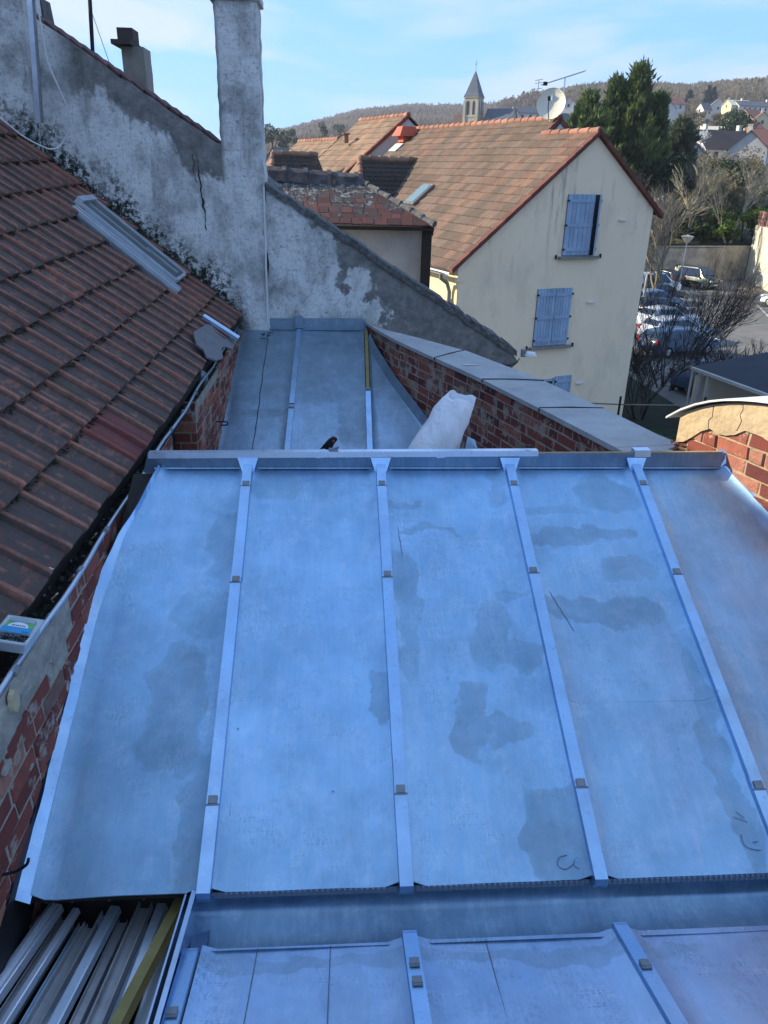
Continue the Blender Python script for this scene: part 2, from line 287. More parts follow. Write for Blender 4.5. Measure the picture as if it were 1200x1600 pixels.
M_PCOPE = plain('pale_grey_coping_slab', (.42, .42, .41), (.30, .30, .30), 5, .75, 0, .25, .01, .1, det=8.)
def mat_rooftile(name, rdg, c1, c2, c3):
    g = G(name); p = g.pos(); u = g.dot(p, rdg); a = g.attr(); h = g.xyz(p)
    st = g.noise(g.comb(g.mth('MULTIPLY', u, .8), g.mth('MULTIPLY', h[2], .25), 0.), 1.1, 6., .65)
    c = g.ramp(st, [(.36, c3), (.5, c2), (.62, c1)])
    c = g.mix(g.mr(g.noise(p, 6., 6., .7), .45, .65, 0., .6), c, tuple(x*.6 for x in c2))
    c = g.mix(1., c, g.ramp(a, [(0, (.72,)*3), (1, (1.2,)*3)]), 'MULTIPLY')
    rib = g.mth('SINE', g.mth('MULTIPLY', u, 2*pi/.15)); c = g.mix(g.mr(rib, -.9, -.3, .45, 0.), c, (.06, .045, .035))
    return g.out(c, .9, 0., g.bump(g.mth('ADD', g.mth('MULTIPLY', rib, .5), g.noise(p, 30., 4.)), .7, .03))
PH = radians(21); HF = V((cos(PH), sin(PH), 0)); HR = V((-sin(PH), cos(PH), 0))
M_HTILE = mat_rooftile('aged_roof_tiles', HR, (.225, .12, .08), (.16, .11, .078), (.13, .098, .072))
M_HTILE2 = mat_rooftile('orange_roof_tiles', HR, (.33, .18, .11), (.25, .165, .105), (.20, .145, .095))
M_HTILED = mat_rooftile('shade_dark_roof_tiles', HF, (.14, .07, .05), (.075, .055, .045), (.05, .04, .035))
M_RIDGE = plain('terracotta_ridge', (.33, .14, .09), (.20, .12, .085), 5, .85)
M_VERGE = plain('dark_red_verge', (.17, .055, .040), (.10, .045, .035), 6, .85)
def mat_facade(name, a, b, streak=.35):
    g = G(name); p = g.pos(); c = g.mix(g.noise(p, .7, 5., .6), a, b)
    sk = g.mth('MULTIPLY', g.mr(g.noise(g.map(p, (3, 3, .35)), 1.4, 6., .6), .58, .74), g.mr(g.xyz(p)[2], 6.2, 9.6, 0.05, 1.))
    c = g.mix(g.mr(g.noise(g.map(p, (1, 1, .6), loc=(3, 3, 3)), 1.1, 7., .7), .5, .75, 0., .35*streak), c, (.30, .28, .24)); c = g.mix(g.mth('MULTIPLY', sk, streak), c, (.13, .125, .11)); return g.out(c, .92, 0., g.bump(g.noise(p, 40., 4.), .3, .01))
M_FAC = mat_facade('beige_facade', (.86, .70, .50), (.76, .62, .44), 1.); M_FACY = mat_facade('cream_facade', (.72, .58, .33), (.68, .55, .32), .1)
M_SHUT = plain('blue_grey_shutter', (.31, .42, .55), (.21, .30, .42), 2.2, .65, jit=.12, det=8.)
M_STONE = plain('stone', (.48, .41, .30), (.36, .31, .23), .6, .9)
M_SLATE = plain('slate', (.10, .115, .14), (.07, .08, .10), .8, .6)
def mat_glass(name, c=(.03, .04, .05), r=.08): g = G(name); g.b.inputs['Specular IOR Level'].default_value = .9; return g.out(c, r, .0)
M_GLASS = mat_glass('window_glass'); M_SKYGL = mat_glass('skylight_glass', (.10, .16, .18), .06)
def mat_leaf(name, stops, rough=.7, soft=False):
    g = G(name); c = g.ramp(g.attr(), stops); g.out(c, rough)
    t = g.n('BsdfTranslucent'); g.put(t, 'Color', c); mxs = g.n('MixShader'); mxs.inputs[0].default_value = .45 if soft else .25; o = g.t.nodes['Material Output']
    g.t.links.new(g.b.outputs[0], mxs.inputs[1]); g.t.links.new(t.outputs[0], mxs.inputs[2]); g.t.links.new(mxs.outputs[0], o.inputs['Surface']); return g.m
M_CON = mat_leaf('conifer_needles', [(0, (.026, .05, .022)), (.5, (.07, .115, .038)), (1, (.20, .25, .08))])
M_CON2 = mat_leaf('grey_green_needles', [(0, (.05, .065, .04)), (.6, (.09, .115, .065)), (1, (.15, .17, .10))])
M_EVG = mat_leaf('evergreen_leaves', [(0, (.008, .018, .008)), (.6, (.02, .045, .015)), (1, (.05, .09, .03))])
M_BRIGHT = mat_leaf('bright_green_leaves', [(0, (.04, .07, .01)), (.6, (.12, .18, .03)), (1, (.24, .30, .06))])
M_SCRUB = mat_leaf('winter_scrub', [(0, (.09, .075, .04)), (.6, (.19, .155, .085)), (1, (.32, .27, .16))], soft=True)
M_BLOSS = mat_leaf('white_blossom', [(0, (.3, .29, .26)), (1, (.75, .74, .70))])
M_WOOD = mat_leaf('winter_wood', [(0, (.13, .105, .075)), (.35, (.22, .175, .12)), (.7, (.29, .235, .16)), (.86, (.32, .26, .17)), (.9, (.04, .06, .03)), (1, (.07, .09, .04))], soft=True)
M_WOODP = mat_leaf('distant_winter_wood', [(0, (.14, .11, .09)), (.5, (.22, .175, .14)), (.93, (.27, .22, .17)), (.95, (.05, .065, .04)), (1, (.07, .09, .05))], soft=True)
M_BARK = plain('grey_brown_bark', (.21, .18, .125), (.13, .11, .08), 3, .9)
M_BARKP = plain('pale_bark', (.36, .32, .22), (.22, .195, .13), 3, .9)
M_BARKD = plain('dark_bark', (.035, .03, .028), (.06, .05, .045), 3, .9)
# ================================================================= SETTING: terrain
_prof = [(300, 235), (405, 216), (480, 195), (560, 174), (640, 166), (730, 166), (780, 163), (830, 147), (900, 133), (960, 126), (1040, 129), (1080, 131), (1130, 125), (1200, 121), (1300, 122), (1500, 140)]
def az_of(px): return YAW + math.atan((px-614)/1313.0)
_pd = [ray(p[0], p[1]-3) for p in _prof]; _pa = np.array([atan2(d.x, d.y) for d in _pd]); _pe = np.array([d.z/math.hypot(d.x, d.y) for d in _pd])
def sstep(t): t = np.clip(t, 0, 1); return t*t*(3-2*t)
def gh(x, y):
    x = np.asarray(x, float); y = np.asarray(y, float); r = np.hypot(x, y); az = np.arctan2(x, y)
    e = np.interp(az, _pa, _pe); e = np.where(az < _pa[0], _pe[0]*sstep((az-_pa[0]+.5)/.5), e); e = np.where(az > _pa[-1], _pe[-1]*sstep((_pa[-1]+.6-az)/.6), e)
    t = sstep((az-az_of(745))/(az_of(800)-az_of(745))); rc = 1150*(1-t)+660*t; hc = e*rc+9-9
    s = np.clip((r-110)/(rc-110), 0, 1.25); s = np.where(s > 1, 1-(s-1)*.5, s)
    return hc*np.where(e > 0, s**1.35, 0)*np.clip(hc, 0, 1)
azs = np.concatenate([np.linspace(-.75, .85, 220), np.linspace(.85, 2*pi-.75, 60)[1:-1]]); rs = np.concatenate([[.5, 12, 30, 60, 90], np.linspace(105, 1400, 70), [1800]])
AA, RR = np.meshgrid(azs, rs, indexing='ij'); X_ = RR*np.sin(AA); Y_ = RR*np.cos(AA); Z_ = gh(X_, Y_); Z_ += np.where(RR > 150, RNG.normal(0, 1, Z_.shape)*.5, 0)
mb = MB(); na, nr = X_.shape; mb.v = list(zip(X_.ravel(), Y_.ravel(), Z_.ravel()))
mb.f = [(i*nr+j, i*nr+j+1, ((i+1) % na)*nr+j+1, ((i+1) % na)*nr+j) for i in range(na) for j in range(nr-1)]; mb.r = [.5]*len(mb.f)
g = G('ground_earth'); p = g.pos(); far = g.ramp(g.noise(p, .03, 6.), [(.35, (.10, .09, .055)), (.5, (.15, .125, .085)), (.7, (.17, .145, .10))])
M_GROUND = g.out(g.mix(g.mr(g.noise(p, .6, 6., .7), .4, .6), far, (.045, .045, .025)), 1.)
tag(mb.build('ground', M_GROUND, smooth=60), kind='structure')
# car park
g = G('asphalt'); p = g.pos(); c = g.ramp(g.noise(p, .35, 7., .65), [(.35, (.115, .11, .10)), (.5, (.15, .14, .125)), (.65, (.19, .175, .15))])
c = g.mix(g.mr(g.voro(g.map(p, (1, .35, 1)), .16, 'DISTANCE_TO_EDGE'), .0, .012, .7, 0.), c, (.05, .05, .05)); c = g.mix(g.mr(g.noise(p, 20., 4.), .55, .7, 0., .5), c, (.2, .19, .17))
M_ASPH = g.out(c, .9, 0., g.bump(g.noise(p, 60., 3.), .3, .01))
mb = MB(); mb.slab([(15, 26, 0.0), (60, 20, 0.0), (70, 80, 0.0), (12, 80, 0.0)], (0, 0, .03)); tag(mb.build('car_park', M_ASPH), kind='structure')
mb = MB(); mb.slab([(9.8, 12, .005), (15.5, 12, .005), (15.5, 44, .005), (3, 60, .005)], (0, 0, .012))
M_LAWN = plain('dark_lawn', (.012, .022, .01), (.03, .028, .018), 2, 1., 0, .8, .05); tag(mb.build('lawn', M_LAWN), kind='structure')
M_PAINT = plain('road_paint', (.5, .5, .48), (.3, .3, .29), 2, .8)
mb = MB()
for i in range(8):
    a = V((15.4+i*1.55, 37.5+i*4.3, .034)); d = V((.93, .36, 0)); n = V((-.36, .93, 0)); mb.slab([a, a+d*4.6, a+d*4.6+n*.09, a+n*.09], (0, 0, .004))
mb.slab([(25.2, 38, .034), (25.35, 38, .034), (33.2, 60, .034), (33.05, 60, .034)], (0, 0, .004))
tag(mb.build('bay_marking', M_PAINT), kind='structure')
# planted bank behind the car park wall
mb = MB(); nx, ny = 40, 24
for j in range(ny):
    for i in range(nx):
        x = 18+i*1.6; y = 74.2+(x-30)*.22+j*3.0; mb.v.append((x, y, max(3.2, float(gh(x, y))+.3)+rnd(0, .5)*(j > 0) - (3.0 if j == ny-1 else 0)))
mb.f = [(j*nx+i, j*nx+i+1, (j+1)*nx+i+1, (j+1)*nx+i) for j in range(ny-1) for i in range(nx-1)]; mb.r = [.5]*len(mb.f)
tag(mb.build('bank', plain('scrub_earth', (.07, .06, .03), (.04, .05, .02), 1.5, 1., 0, .8, .05)), kind='structure')
# thin air between here and the hills
mb = MB(); mb.box((0, 0, 64), (3720, 3720, 130)); M_HAZE = bpy.data.materials.new('haze'); M_HAZE.use_nodes = True; _h = M_HAZE.node_tree; _h.nodes.remove(_h.nodes['Principled BSDF'])
_v = _h.nodes.new('ShaderNodeVolumePrincipled'); _v.inputs['Color'].default_value = (.86, .92, 1, 1); _v.inputs['Density'].default_value = .00020; _v.inputs['Anisotropy'].default_value = .3; _h.links.new(_v.outputs[0], _h.nodes['Material Output'].inputs['Volume'])
tag(mb.build('haze', M_HAZE), kind='stuff')
# ================================================================= far wood
def tree_tris(x, y, z, h, w_, k, rv, spread=.055):
    """k thin twigs and twig tufts forming a bare round crown"""
    n = len(x); ang = RNG.uniform(0, 2*pi, (n, k)); u = RNG.uniform(0, 1, (n, k))
    rad = (w_[:, None]*.5)*np.sqrt(u); top = h[:, None]*(1-.42*u)*RNG.uniform(.75, 1.0, (n, k))
    tx = x[:, None]+rad*np.cos(ang); ty = y[:, None]+rad*np.sin(ang); tz = z[:, None]+top; L = h[:, None]*RNG.uniform(.18, .45, (n, k)); f = rad*RNG.uniform(.1, .5, (n, k))
    bx = tx-f*np.cos(ang); by = ty-f*np.sin(ang); bz = tz-L; wd = w_[:, None]*spread*RNG.uniform(.5, 1.6, (n, k)); a2 = RNG.uniform(-.6, .6, (n, k))
    T = np.empty((n, k, 3, 3)); cx, sx = np.cos(a2), np.sin(a2)
    T[..., 0, 0] = bx; T[..., 0, 1] = by; T[..., 0, 2] = bz
    T[..., 1, 0] = tx+wd*cx; T[..., 1, 1] = ty+wd*sx; T[..., 1, 2] = tz
    T[..., 2, 0] = tx-wd*cx; T[..., 2, 1] = ty-wd*sx; T[..., 2, 2] = tz-L*.15
    R = np.clip(rv[:, None]+RNG.normal(0, .06, (n, k)), 0, 1)
    return T.reshape(-1, 3, 3), R.ravel()
def wood(name, n, p0, p1, r0, r1, mat, label, k=26, hmin=8, hmax=13, evg=.06, pw=1.0):
    az = RNG.uniform(az_of(p0), az_of(p1), n); r = r0+(r1-r0)*RNG.uniform(0, 1, n)**pw
    x = r*np.sin(az); y = r*np.cos(az); z = gh(x, y); h = RNG.uniform(hmin, hmax, n); w_ = h*RNG.uniform(.5, .8, n)
    rv = np.clip(.42+.25*np.sin(x*.013+1)*np.cos(y*.017)+RNG.normal(0, .10, n), .0, .84); rv = np.where(RNG.uniform(0, 1, n) < evg, .98, rv)
    T, R = tree_tris(x, y, z, h, w_, k, rv); return tag(build_np(name, T, R, mat), label, 'wood', None, 'stuff')
wood('hillside_wood', 9500, 380, 830, 330, 1190, M_WOODP, 'bare brown winter wood covering the long hill left of the church tower', evg=.03, pw=.75)
wood('hillside_wood', 8500, 770, 1290, 495, 700, M_WOOD, 'bare winter wood on the nearer hill behind the village houses on the right', hmin=6, hmax=10, pw=.7)
wood('village_trees', 700, 395, 770, 120, 330, M_WOOD, 'mixed bare and evergreen trees at the foot of the long hill, left of the church', hmin=5, hmax=9, evg=.28, k=30)
wood('village_trees', 520, 780, 1290, 135, 290, M_SCRUB, 'pale bare scrub growing between the village houses on the right slope', hmin=3, hmax=5.5, evg=.0, k=26)
wood('village_trees', 420, 780, 1290, 290, 495, M_WOOD, 'small mixed trees among the highest village houses below the wooded hill', hmin=1.8, hmax=4.2, evg=.3, k=26)
# ================================================================= vegetation builders
def leafcloud(cs, rs, n, size, flat=.8, up=0., rbase=.5, rj=.35):
    """n leaf triangles on and in a set of lumps"""
    cs = np.array(cs, float); rs = np.array(rs, float); pr = rs**2/np.sum(rs**2); k = RNG.choice(len(cs), n, p=pr)
    d = RNG.normal(0, 1, (n, 3)); d /= np.linalg.norm(d, axis=1)[:, None]; rr = rs[k]*RNG.uniform(.35, 1.05, n)**.6; c = cs[k]+d*rr[:, None]*np.array([1, 1, flat])
    a = RNG.normal(0, 1, (n, 3)); a[:, 2] += up; a /= np.linalg.norm(a, axis=1)[:, None]; b = np.cross(a, RNG.normal(0, 1, (n, 3))); b /= np.linalg.norm(b, axis=1)[:, None]
    s = size*RNG.uniform(.5, 1.4, n)[:, None]; T = np.stack([c-b*s*.45, c+b*s*.45, c+a*s], 1)
    lump = RNG.uniform(-.25, .25, len(cs)); return T, np.clip(rbase+lump[k]+RNG.uniform(-rj, rj, n), 0, 1)
def bush(name, x, y, z, w_, h, mat, label, cat='bush', n=2600, size=.22, lumps=16, group=None, stem=M_BARKD, up=.3, rb=.5):
    t = thing(name, (x, y, z), label, cat, group); cs = []; rs = []
    for i in range(lumps):
        a = rnd(0, 2*pi); q = sqrt(rnd(0, 1)); hh = rnd(.15, .95); tp = sqrt(max(0.05, 1-(2*abs(hh-.42))**2*.8)); cs.append((x+cos(a)*q*w_*.42*tp, y+sin(a)*q*w_*.42*tp, z+hh*h*.9)); rs.append(rnd(.10, .24)*min(w_, h))
    T, R = leafcloud(cs, rs, n, size, up=up, rbase=rb); build_np('foliage', T, R, mat, t)
    m = MB()
    for i in range(4): m.tube([(x, y, z-.3), (x+rnd(-.15, .15)*w_, y+rnd(-.15, .15)*w_, z+h*.6)], [.02*h, .008*h], 5)
    m.build('stem', stem, t); return t
def conifer(name, x, y, z, h, w_, mat, label, n=9000, nspray=240, size=.34, seed=1, skew=0., shape=.75):
    rg = np.random.default_rng(seed); t = thing(name, (x, y, z), label, 'conifer')
    m = MB(); m.tube([(x, y, z-.3), (x, y, z+h*.5), (x+skew, y, z+h*.96)], [h*.022, h*.014, .02], 7); m.build('trunk', M_BARKD, t)
    u = rg.uniform(0.03, .985, nspray)**.9; ang = rg.uniform(0, 2*pi, nspray); lob = 1+.32*np.sin(ang*3+u*5+seed)+.22*np.sin(ang*7+u*9+seed*2)
    R = w_*.5*((1-u)**shape)*lob*np.clip(u*7, .35, 1)*rg.uniform(.55, 1.08, nspray)
    tip = np.stack([x+skew*u+R*np.cos(ang), y+R*np.sin(ang), z+h*u+R*.25], 1); root = np.stack([x+skew*u+R*.25*np.cos(ang), y+R*.25*np.sin(ang), z+h*u-R*.35], 1)
    m = MB()
    for i in range(0, nspray, 3): m.tube([tuple(root[i]), tuple(tip[i])], [.05, .015], 4)
    m.build('limbs', M_BARKD, t)
    k = rg.integers(0, nspray, n); s = rg.uniform(0, 1, n)**.8; c = root[k]*(1-s[:, None])+tip[k]*s[:, None]; wid = (.024*h)*(1.1-s*.9)
    off = rg.normal(0, 1, (n, 3))*wid[:, None]; c = c+off; d = tip[k]-root[k]; d /= np.linalg.norm(d, axis=1)[:, None]+1e-6
    a = d*.8+off/(np.linalg.norm(off, axis=1)[:, None]+1e-6)*.5+np.array([0, 0, .45]); a /= np.linalg.norm(a, axis=1)[:, None]; b = np.cross(a, rg.normal(0, 1, (n, 3))); b /= np.linalg.norm(b, axis=1)[:, None]
    sz = size*rg.uniform(.5, 1.5, n)[:, None]; T = np.stack([c-b*sz*.28, c+b*sz*.28, c+a*sz], 1)
    lum = rg.uniform(-.32, .32, nspray)[k]; build_np('foliage', T, np.clip(.38+lum+s*.25+rg.uniform(-.15, .15, n), 0, 1), mat, t); return t
def bare_tree(name, x, y, z, h, mat, label, seed=1, trunk=.1, levels=5, spread=.5, stems=1, kids=(2, 4), cat='tree', group=None, r0=None, lean=0., twig=.012, l0=.34):
    rd = random.Random(seed); t = thing(name, (x, y, z), label, cat, group); m = MB(); mt = MB()
    def grow(p, d, L, r, lv):
        q = p + d*L*.5 + V((rd.uniform(-1, 1), rd.uniform(-1, 1), 0))*L*.05; e = q + (d+V((rd.uniform(-.12, .12), rd.uniform(-.12, .12), .08))).normalized()*L*.5
        (mt if lv == 0 else m).tube([p, q, e], [r, r*.8, max(r*.62, twig*.6)], 7 if lv == 0 else 3, cap=False)
        if lv >= levels: return
        for i in range(rd.randint(*kids)):
            a = rd.uniform(0, 2*pi); s = rd.uniform(.25, 1)*spread; x_ = d.cross(V((.3, .9, .1))).normalized(); y_ = d.cross(x_)
            nd = (d + x_*cos(a)*s + y_*sin(a)*s + V((0, 0, .06))).normalized(); b = e if i < 2 else lerp(p, e, rd.uniform(.45, .95)); grow(b, nd, L*rd.uniform(.62, .86), max(r*rd.uniform(.5, .68), twig), lv+1)
    for i in range(stems):
        a = rd.uniform(0, 2*pi); q = 0 if stems == 1 else .22; grow(V((x+cos(a)*q, y+sin(a)*q, z-.2)), V((cos(a)*(.05 if stems == 1 else spread*.8)+lean, sin(a)*(.05 if stems == 1 else spread*.8), 1)).normalized(), h*l0*rd.uniform(.8, 1.1), r0 or h*.014, 0)
    mt.build('trunk', mat, t); m.build('crown', mat, t); return t
# ================================================================= far houses and church
M_HW = [plain('white_render', (.56, .54, .50), (.46, .44, .41), 1, .9), plain('cream_render', (.66, .58, .44), (.6, .52, .4), 1, .9), plain('grey_render', (.45, .44, .42), (.38, .37, .35), 1, .9), plain('ochre_render', (.60, .50, .30), (.5, .42, .26), 1, .9)]
M_HRF = [plain('orange_far_tiles', (.38, .15, .09), (.30, .13, .085), 3, .9), plain('brown_far_tiles', (.11, .075, .06), (.085, .06, .05), 3, .9), plain('grey_far_slates', (.12, .125, .135), (.09, .095, .105), 3, .8)]
M_WIN = plain('dark_pane', (.05, .06, .07), rough=.2)
def house(px, py, D, w_, dp, h, pitch, hd, wall, roof, label, chim=1, wins=3, cat='house', courses=0):
    c = EYE + ray(px, py)*D; zt = c.z; z0 = min(float(gh(c.x, c.y)), zt-h-1)-1.0   # (px,py) = middle of the ridge
    a = radians(hd); X = V((cos(a), sin(a), 0)); Y = V((-sin(a), cos(a), 0)); O = V((c.x, c.y, 0)); rise = tan(radians(pitch))*dp/2; ze = zt-rise
    t = thing('village_house', (c.x, c.y, z0), label, cat, 'houses on the far slope'); P = lambda u, v, z: O+X*u+Y*v+V((0, 0, z))
    m = MB(); m.slab([P(-w_/2, -dp/2, z0), P(-w_/2, dp/2, z0), P(-w_/2, dp/2, ze), P(-w_/2, 0, zt-.05), P(-w_/2, -dp/2, ze)], X*w_); m.build('wall', wall, t)
    m = MB(); o = .35
    for s in (-1, 1):
        m.slab([P(-w_/2-o, 0, zt+.02), P(w_/2+o, 0, zt+.02), P(w_/2+o, s*(dp/2+o), ze-o*tan(radians(pitch))), P(-w_/2-o, s*(dp/2+o), ze-o*tan(radians(pitch)))], (0, 0, .16))
        if s < 0:
            for k in range(courses): 
                q = (k+.5)/courses; m.beam(P(-w_/2-o, -dp/2*q, zt+.2-rise*q), P(w_/2+o, -dp/2*q, zt+.2-rise*q), .25, .05)
    rf = m.build('roof', roof, t)
    for k in range(chim):
        u = (-.32, .36, .05)[k]*w_; m = MB(); m.box(P(u, .4, zt+.35), (.6, .9, 1.5), (X, Y, V((0, 0, 1)))); m.box(P(u, .4, zt+1.15), (.75, 1.05, .12), (X, Y, V((0, 0, 1)))); m.build('chimney', wall if k else M_HW[1], rf)
    for k in range(wins):
        u = w_*((k+.5)/wins-.5)*.85; m = MB(); m.box(P(u, -dp/2-.03, ze-1.3), (.9, .08, 1.25), (X, Y, V((0, 0, 1)))); m.build('window', M_WIN, t)
    if wins:
        m = MB(); m.box(P(-w_/2-.03, 0, ze-.4), (.08, .9, 1.2), (X, Y, V((0, 0, 1)))); m.build('window', M_WIN, t)
    return t
HS = [(1090, 226, 120, 8, 8, 4, 42, 62, 0, 1, 'dark brown steep roofed white house half hidden behind the blossom', 1, 0, 9),
 (1128, 205, 160, 12, 8, 3, 40, 12, 0, 1, 'long brown roofed white house with two chimneys above the bare trees', 2, 3, 0),
 (1176, 206, 150, 8, 7, 4, 42, 60, 2, 1, 'brown roofed grey gable house between the bare trees at right', 1, 0, 0),
 (1194, 203, 175, 9, 8, 4, 38, 10, 0, 0, 'red brown roofed white house cut by the right edge of the picture', 0, 3, 0),
 (1042, 156, 330, 9, 8, 4, 40, 70, 0, 2, 'white gable house just right of the tall conifer top', 1, 1, 0),
 (1052, 153, 345, 9, 7, 3, 35, 15, 0, 0, 'white house with small red roof beside the tall conifer', 1, 2, 0),
 (1101, 161, 380, 5, 6, 6, 45, 20, 0, 2, 'narrow white house left of the pair of blue conifers', 0, 2, 0),
 (1122, 155, 390, 10, 9, 4, 42, 75, 0, 2, 'white steep gabled house directly right of the blue conifers', 0, 1, 0),
 (1139, 157, 390, 9, 8, 3, 38, 72, 2, 1, 'dark roofed gabled house between white and cream houses', 1, 1, 0),
 (1153, 157, 370, 11, 8, 4, 30, 8, 3, 3, 'cream walled low house on the slope', 0, 2, 0),
 (1178, 159, 370, 20, 8, 4, 28, 8, 0, 2, 'long white terrace with grey roof and chimneys near the right edge', 2, 6, 0),
 (1173, 171, 310, 9, 9, 3, 38, 30, 1, 0, 'orange roofed house below the long white terrace', 0, 2, 0),
 (1192, 176, 280, 7, 7, 4, 40, 70, 3, 0, 'ochre gable house at the right edge of the slope', 1, 2, 0),
 (1173, 189, 250, 6, 6, 2, 35, 20, 1, 0, 'lower small orange roofed house on the right slope', 0, 1, 0),
 (1116, 198, 260, 10, 6, 2, 20, 5, 1, 3, 'low pale outbuilding behind the brown roofs', 0, 0, 0),
 (892, 152, 330, 7, 6, 5, 45, 65, 0, 0, 'small white gable house with red roof above the satellite dish', 0, 2, 0),
 (824, 167, 300, 12, 8, 3, 30, 10, 0, 2, 'low white house left of the satellite dish', 0, 3, 0),
 (806, 171, 280, 4, 6, 5, 48, 80, 0, 2, 'narrow white gable between the church and the dish', 0, 1, 0),
 (876, 178, 150, 5, 5, 4, 35, 30, 0, 2, 'pale grey roofed house right behind the satellite dish', 0, 0, 0),
 (478, 216, 420, 12, 8, 3, 35, 10, 1, 1, 'small pale house at the foot of the long hill', 0, 2, 0),
 (437, 232, 130, 5, 5, 4, 50, 70, 2, 2, 'grey conical roofed house far left beside the white chimney edge', 0, 0, 0)]
for (px, py, D, w_, dp, h, pt, hd, wi, ri, lb, ch, wn_, co) in HS: house(px, py, D, w_, dp, h, pt, hd, M_HW[wi], M_HRF[ri] if ri < 3 else M_HW[1], lb, ch, wn_, 'house', co)
def church():
    D = 205; c = EYE + ray(741, 152)*D; O = V((c.x, c.y, 0)); a = radians(-32); X = V((cos(a), sin(a), 0)); Y = V((-sin(a), cos(a), 0)); Z = V((0, 0, 1)); zw = c.z; z0 = float(gh(c.x, c.y))-1; P = lambda u, v, z: O+X*u+Y*v+Z*z
    t = thing('church', (c.x, c.y, z0), 'stone church with square belfry and slate spire rising behind the tiled ridge', 'church')
    m = MB(); m.box(P(0, 0, (z0+zw)/2), (3.9, 3.9, zw-z0), (X, Y, Z)); m.box(P(0, 0, zw-.1), (4.2, 4.2, .3), (X, Y, Z)); m.box(P(0, 0, zw-4.7), (4.1, 4.1, .25), (X, Y, Z))
    for s in (-1, 1):
        for q in (-1, 1): m.box(P(s*1.8, q*1.8, (z0+zw-1)/2), (.7, .7, zw-1-z0), (X, Y, Z))
    m.build('tower', M_STONE, t)
    apex = P(0, 0, zw+6.0); m = MB(); b = [P(i*2.15, j*2.15, zw+.05) for i, j in ((-1, -1), (1, -1), (1, 1), (-1, 1))]; k = [P(i*1.75, j*1.75, zw+.95) for i, j in ((-1, -1), (1, -1), (1, 1), (-1, 1))]; tp = [P(i*.12, j*.12, zw+6) for i, j in ((-1, -1), (1, -1), (1, 1), (-1, 1))]
    m.add(b+k+tp, [(i, (i+1) % 4, (i+1) % 4+4, i+4) for i in range(4)] + [(i+4, (i+1) % 4+4, (i+1) % 4+8, i+8) for i in range(4)] + [(3, 2, 1, 0), (8, 9, 10, 11)]); sp = m.build('spire', M_SLATE, t)
    m = MB(); m.tube([apex, apex+Z*2.6], .05, 5); m.beam(apex+Z*1.7-X*.4, apex+Z*1.7+X*.4, .08, .08); m.build('cross', M_BLACK, sp)
    for dx, dy, ax in ((0, -1, X), (-1, 0, Y), (1, 0, Y), (0, 1, X)):
        for s in (-.8, .8):
            o = X*dx*1.97+Y*dy*1.97+ax*s; m = MB(); n = X*dx+Y*dy; pts = [P(0, 0, 0)+o+ax*u+Z*z for u, z in ((-.32, zw-4.2), (.32, zw-4.2), (.32, zw-1.5), (.2, zw-1.1), (0, zw-.9), (-.2, zw-1.1), (-.32, zw-1.5))]; m.slab(pts, n*.04); m.build('belfry_opening', M_WIN, t)
    # nave roof (slate, seen to the right) and choir gable (left)
    for (u, wl, dp, zr, mt, rf, nm) in ((7.5, 7.5, 6.5, zw-2.8, M_STONE, M_SLATE, 'nave'), (-3.6, 4.0, 4.4, zw-4.2, M_STONE, M_HRF[1], 'choir')):
        q = P(u, 1.2, 0); r_ = dp*.55; m = MB(); P2 = lambda a_, b_, z: q+X*a_+Y*b_+Z*z
        m.slab([P2(-wl/2, -dp/2, z0), P2(-wl/2, dp/2, z0), P2(-wl/2, dp/2, zr-r_), P2(-wl/2, 0, zr-.05), P2(-wl/2, -dp/2, zr-r_)], X*wl); wl_ = m.build(nm, mt, t); m = MB()
        for s in (-1, 1): m.slab([P2(-wl/2-.2, 0, zr), P2(wl/2+.2, 0, zr), P2(wl/2+.2, s*(dp/2+.3), zr-r_-.3), P2(-wl/2-.2, s*(dp/2+.3), zr-r_-.3)], Z*.15)
        m.build('roof', rf, wl_)
church()
# ================================================================= beige gable house
HA = V((9.574, 24.208, 0))
def HP(u, v, z): return HA + HF*u + HR*v + V((0, 0, z))
AX = (HF, HR, V((0, 0, 1))); UB, UC = -6.578, -2.403; ZA, ZB, ZC = 8.193, 6.765, 10.114; KL = (ZC-ZB)/(UC-UB); KR = (ZC-ZA)/(0-UC)
SUC = UC+.57; SZC = ZC+.57*KL      # the further ridge is set over and higher
house_t = thing('gable_house', tuple(HP(-3.2, 4, 0)), 'beige rendered gable house with brown tiled roof and blue shutters, in the middle distance', 'house')
m = MB()
m.slab([HP(UB, 0, 0), HP(0, 0, 0), HP(0, 0, ZA-.1), HP(UC, 0, ZC-.12), HP(UB, 0, ZB-.1)], HR*2.6); m.build('gable_wall', M_FAC, house_t)
m = MB(); m.slab([HP(UB-.004, .012, 0), HP(UB-.004, 22, 0), HP(UB-.004, 22, ZB-.1), HP(UB-.004, .012, ZB-.1)], -HF*.012); m.build('side_wall', M_FACY, house_t)
m = MB(); m.slab([HP(UB+.01, 2.61, 0), HP(.35, 2.61, 0), HP(.35, 2.61, ZA+.0), HP(SUC, 2.61, SZC-.12), HP(UB+.01, 2.61, ZB-.1)], HR*10.0); m.build('rear_wall', M_FACY, house_t)
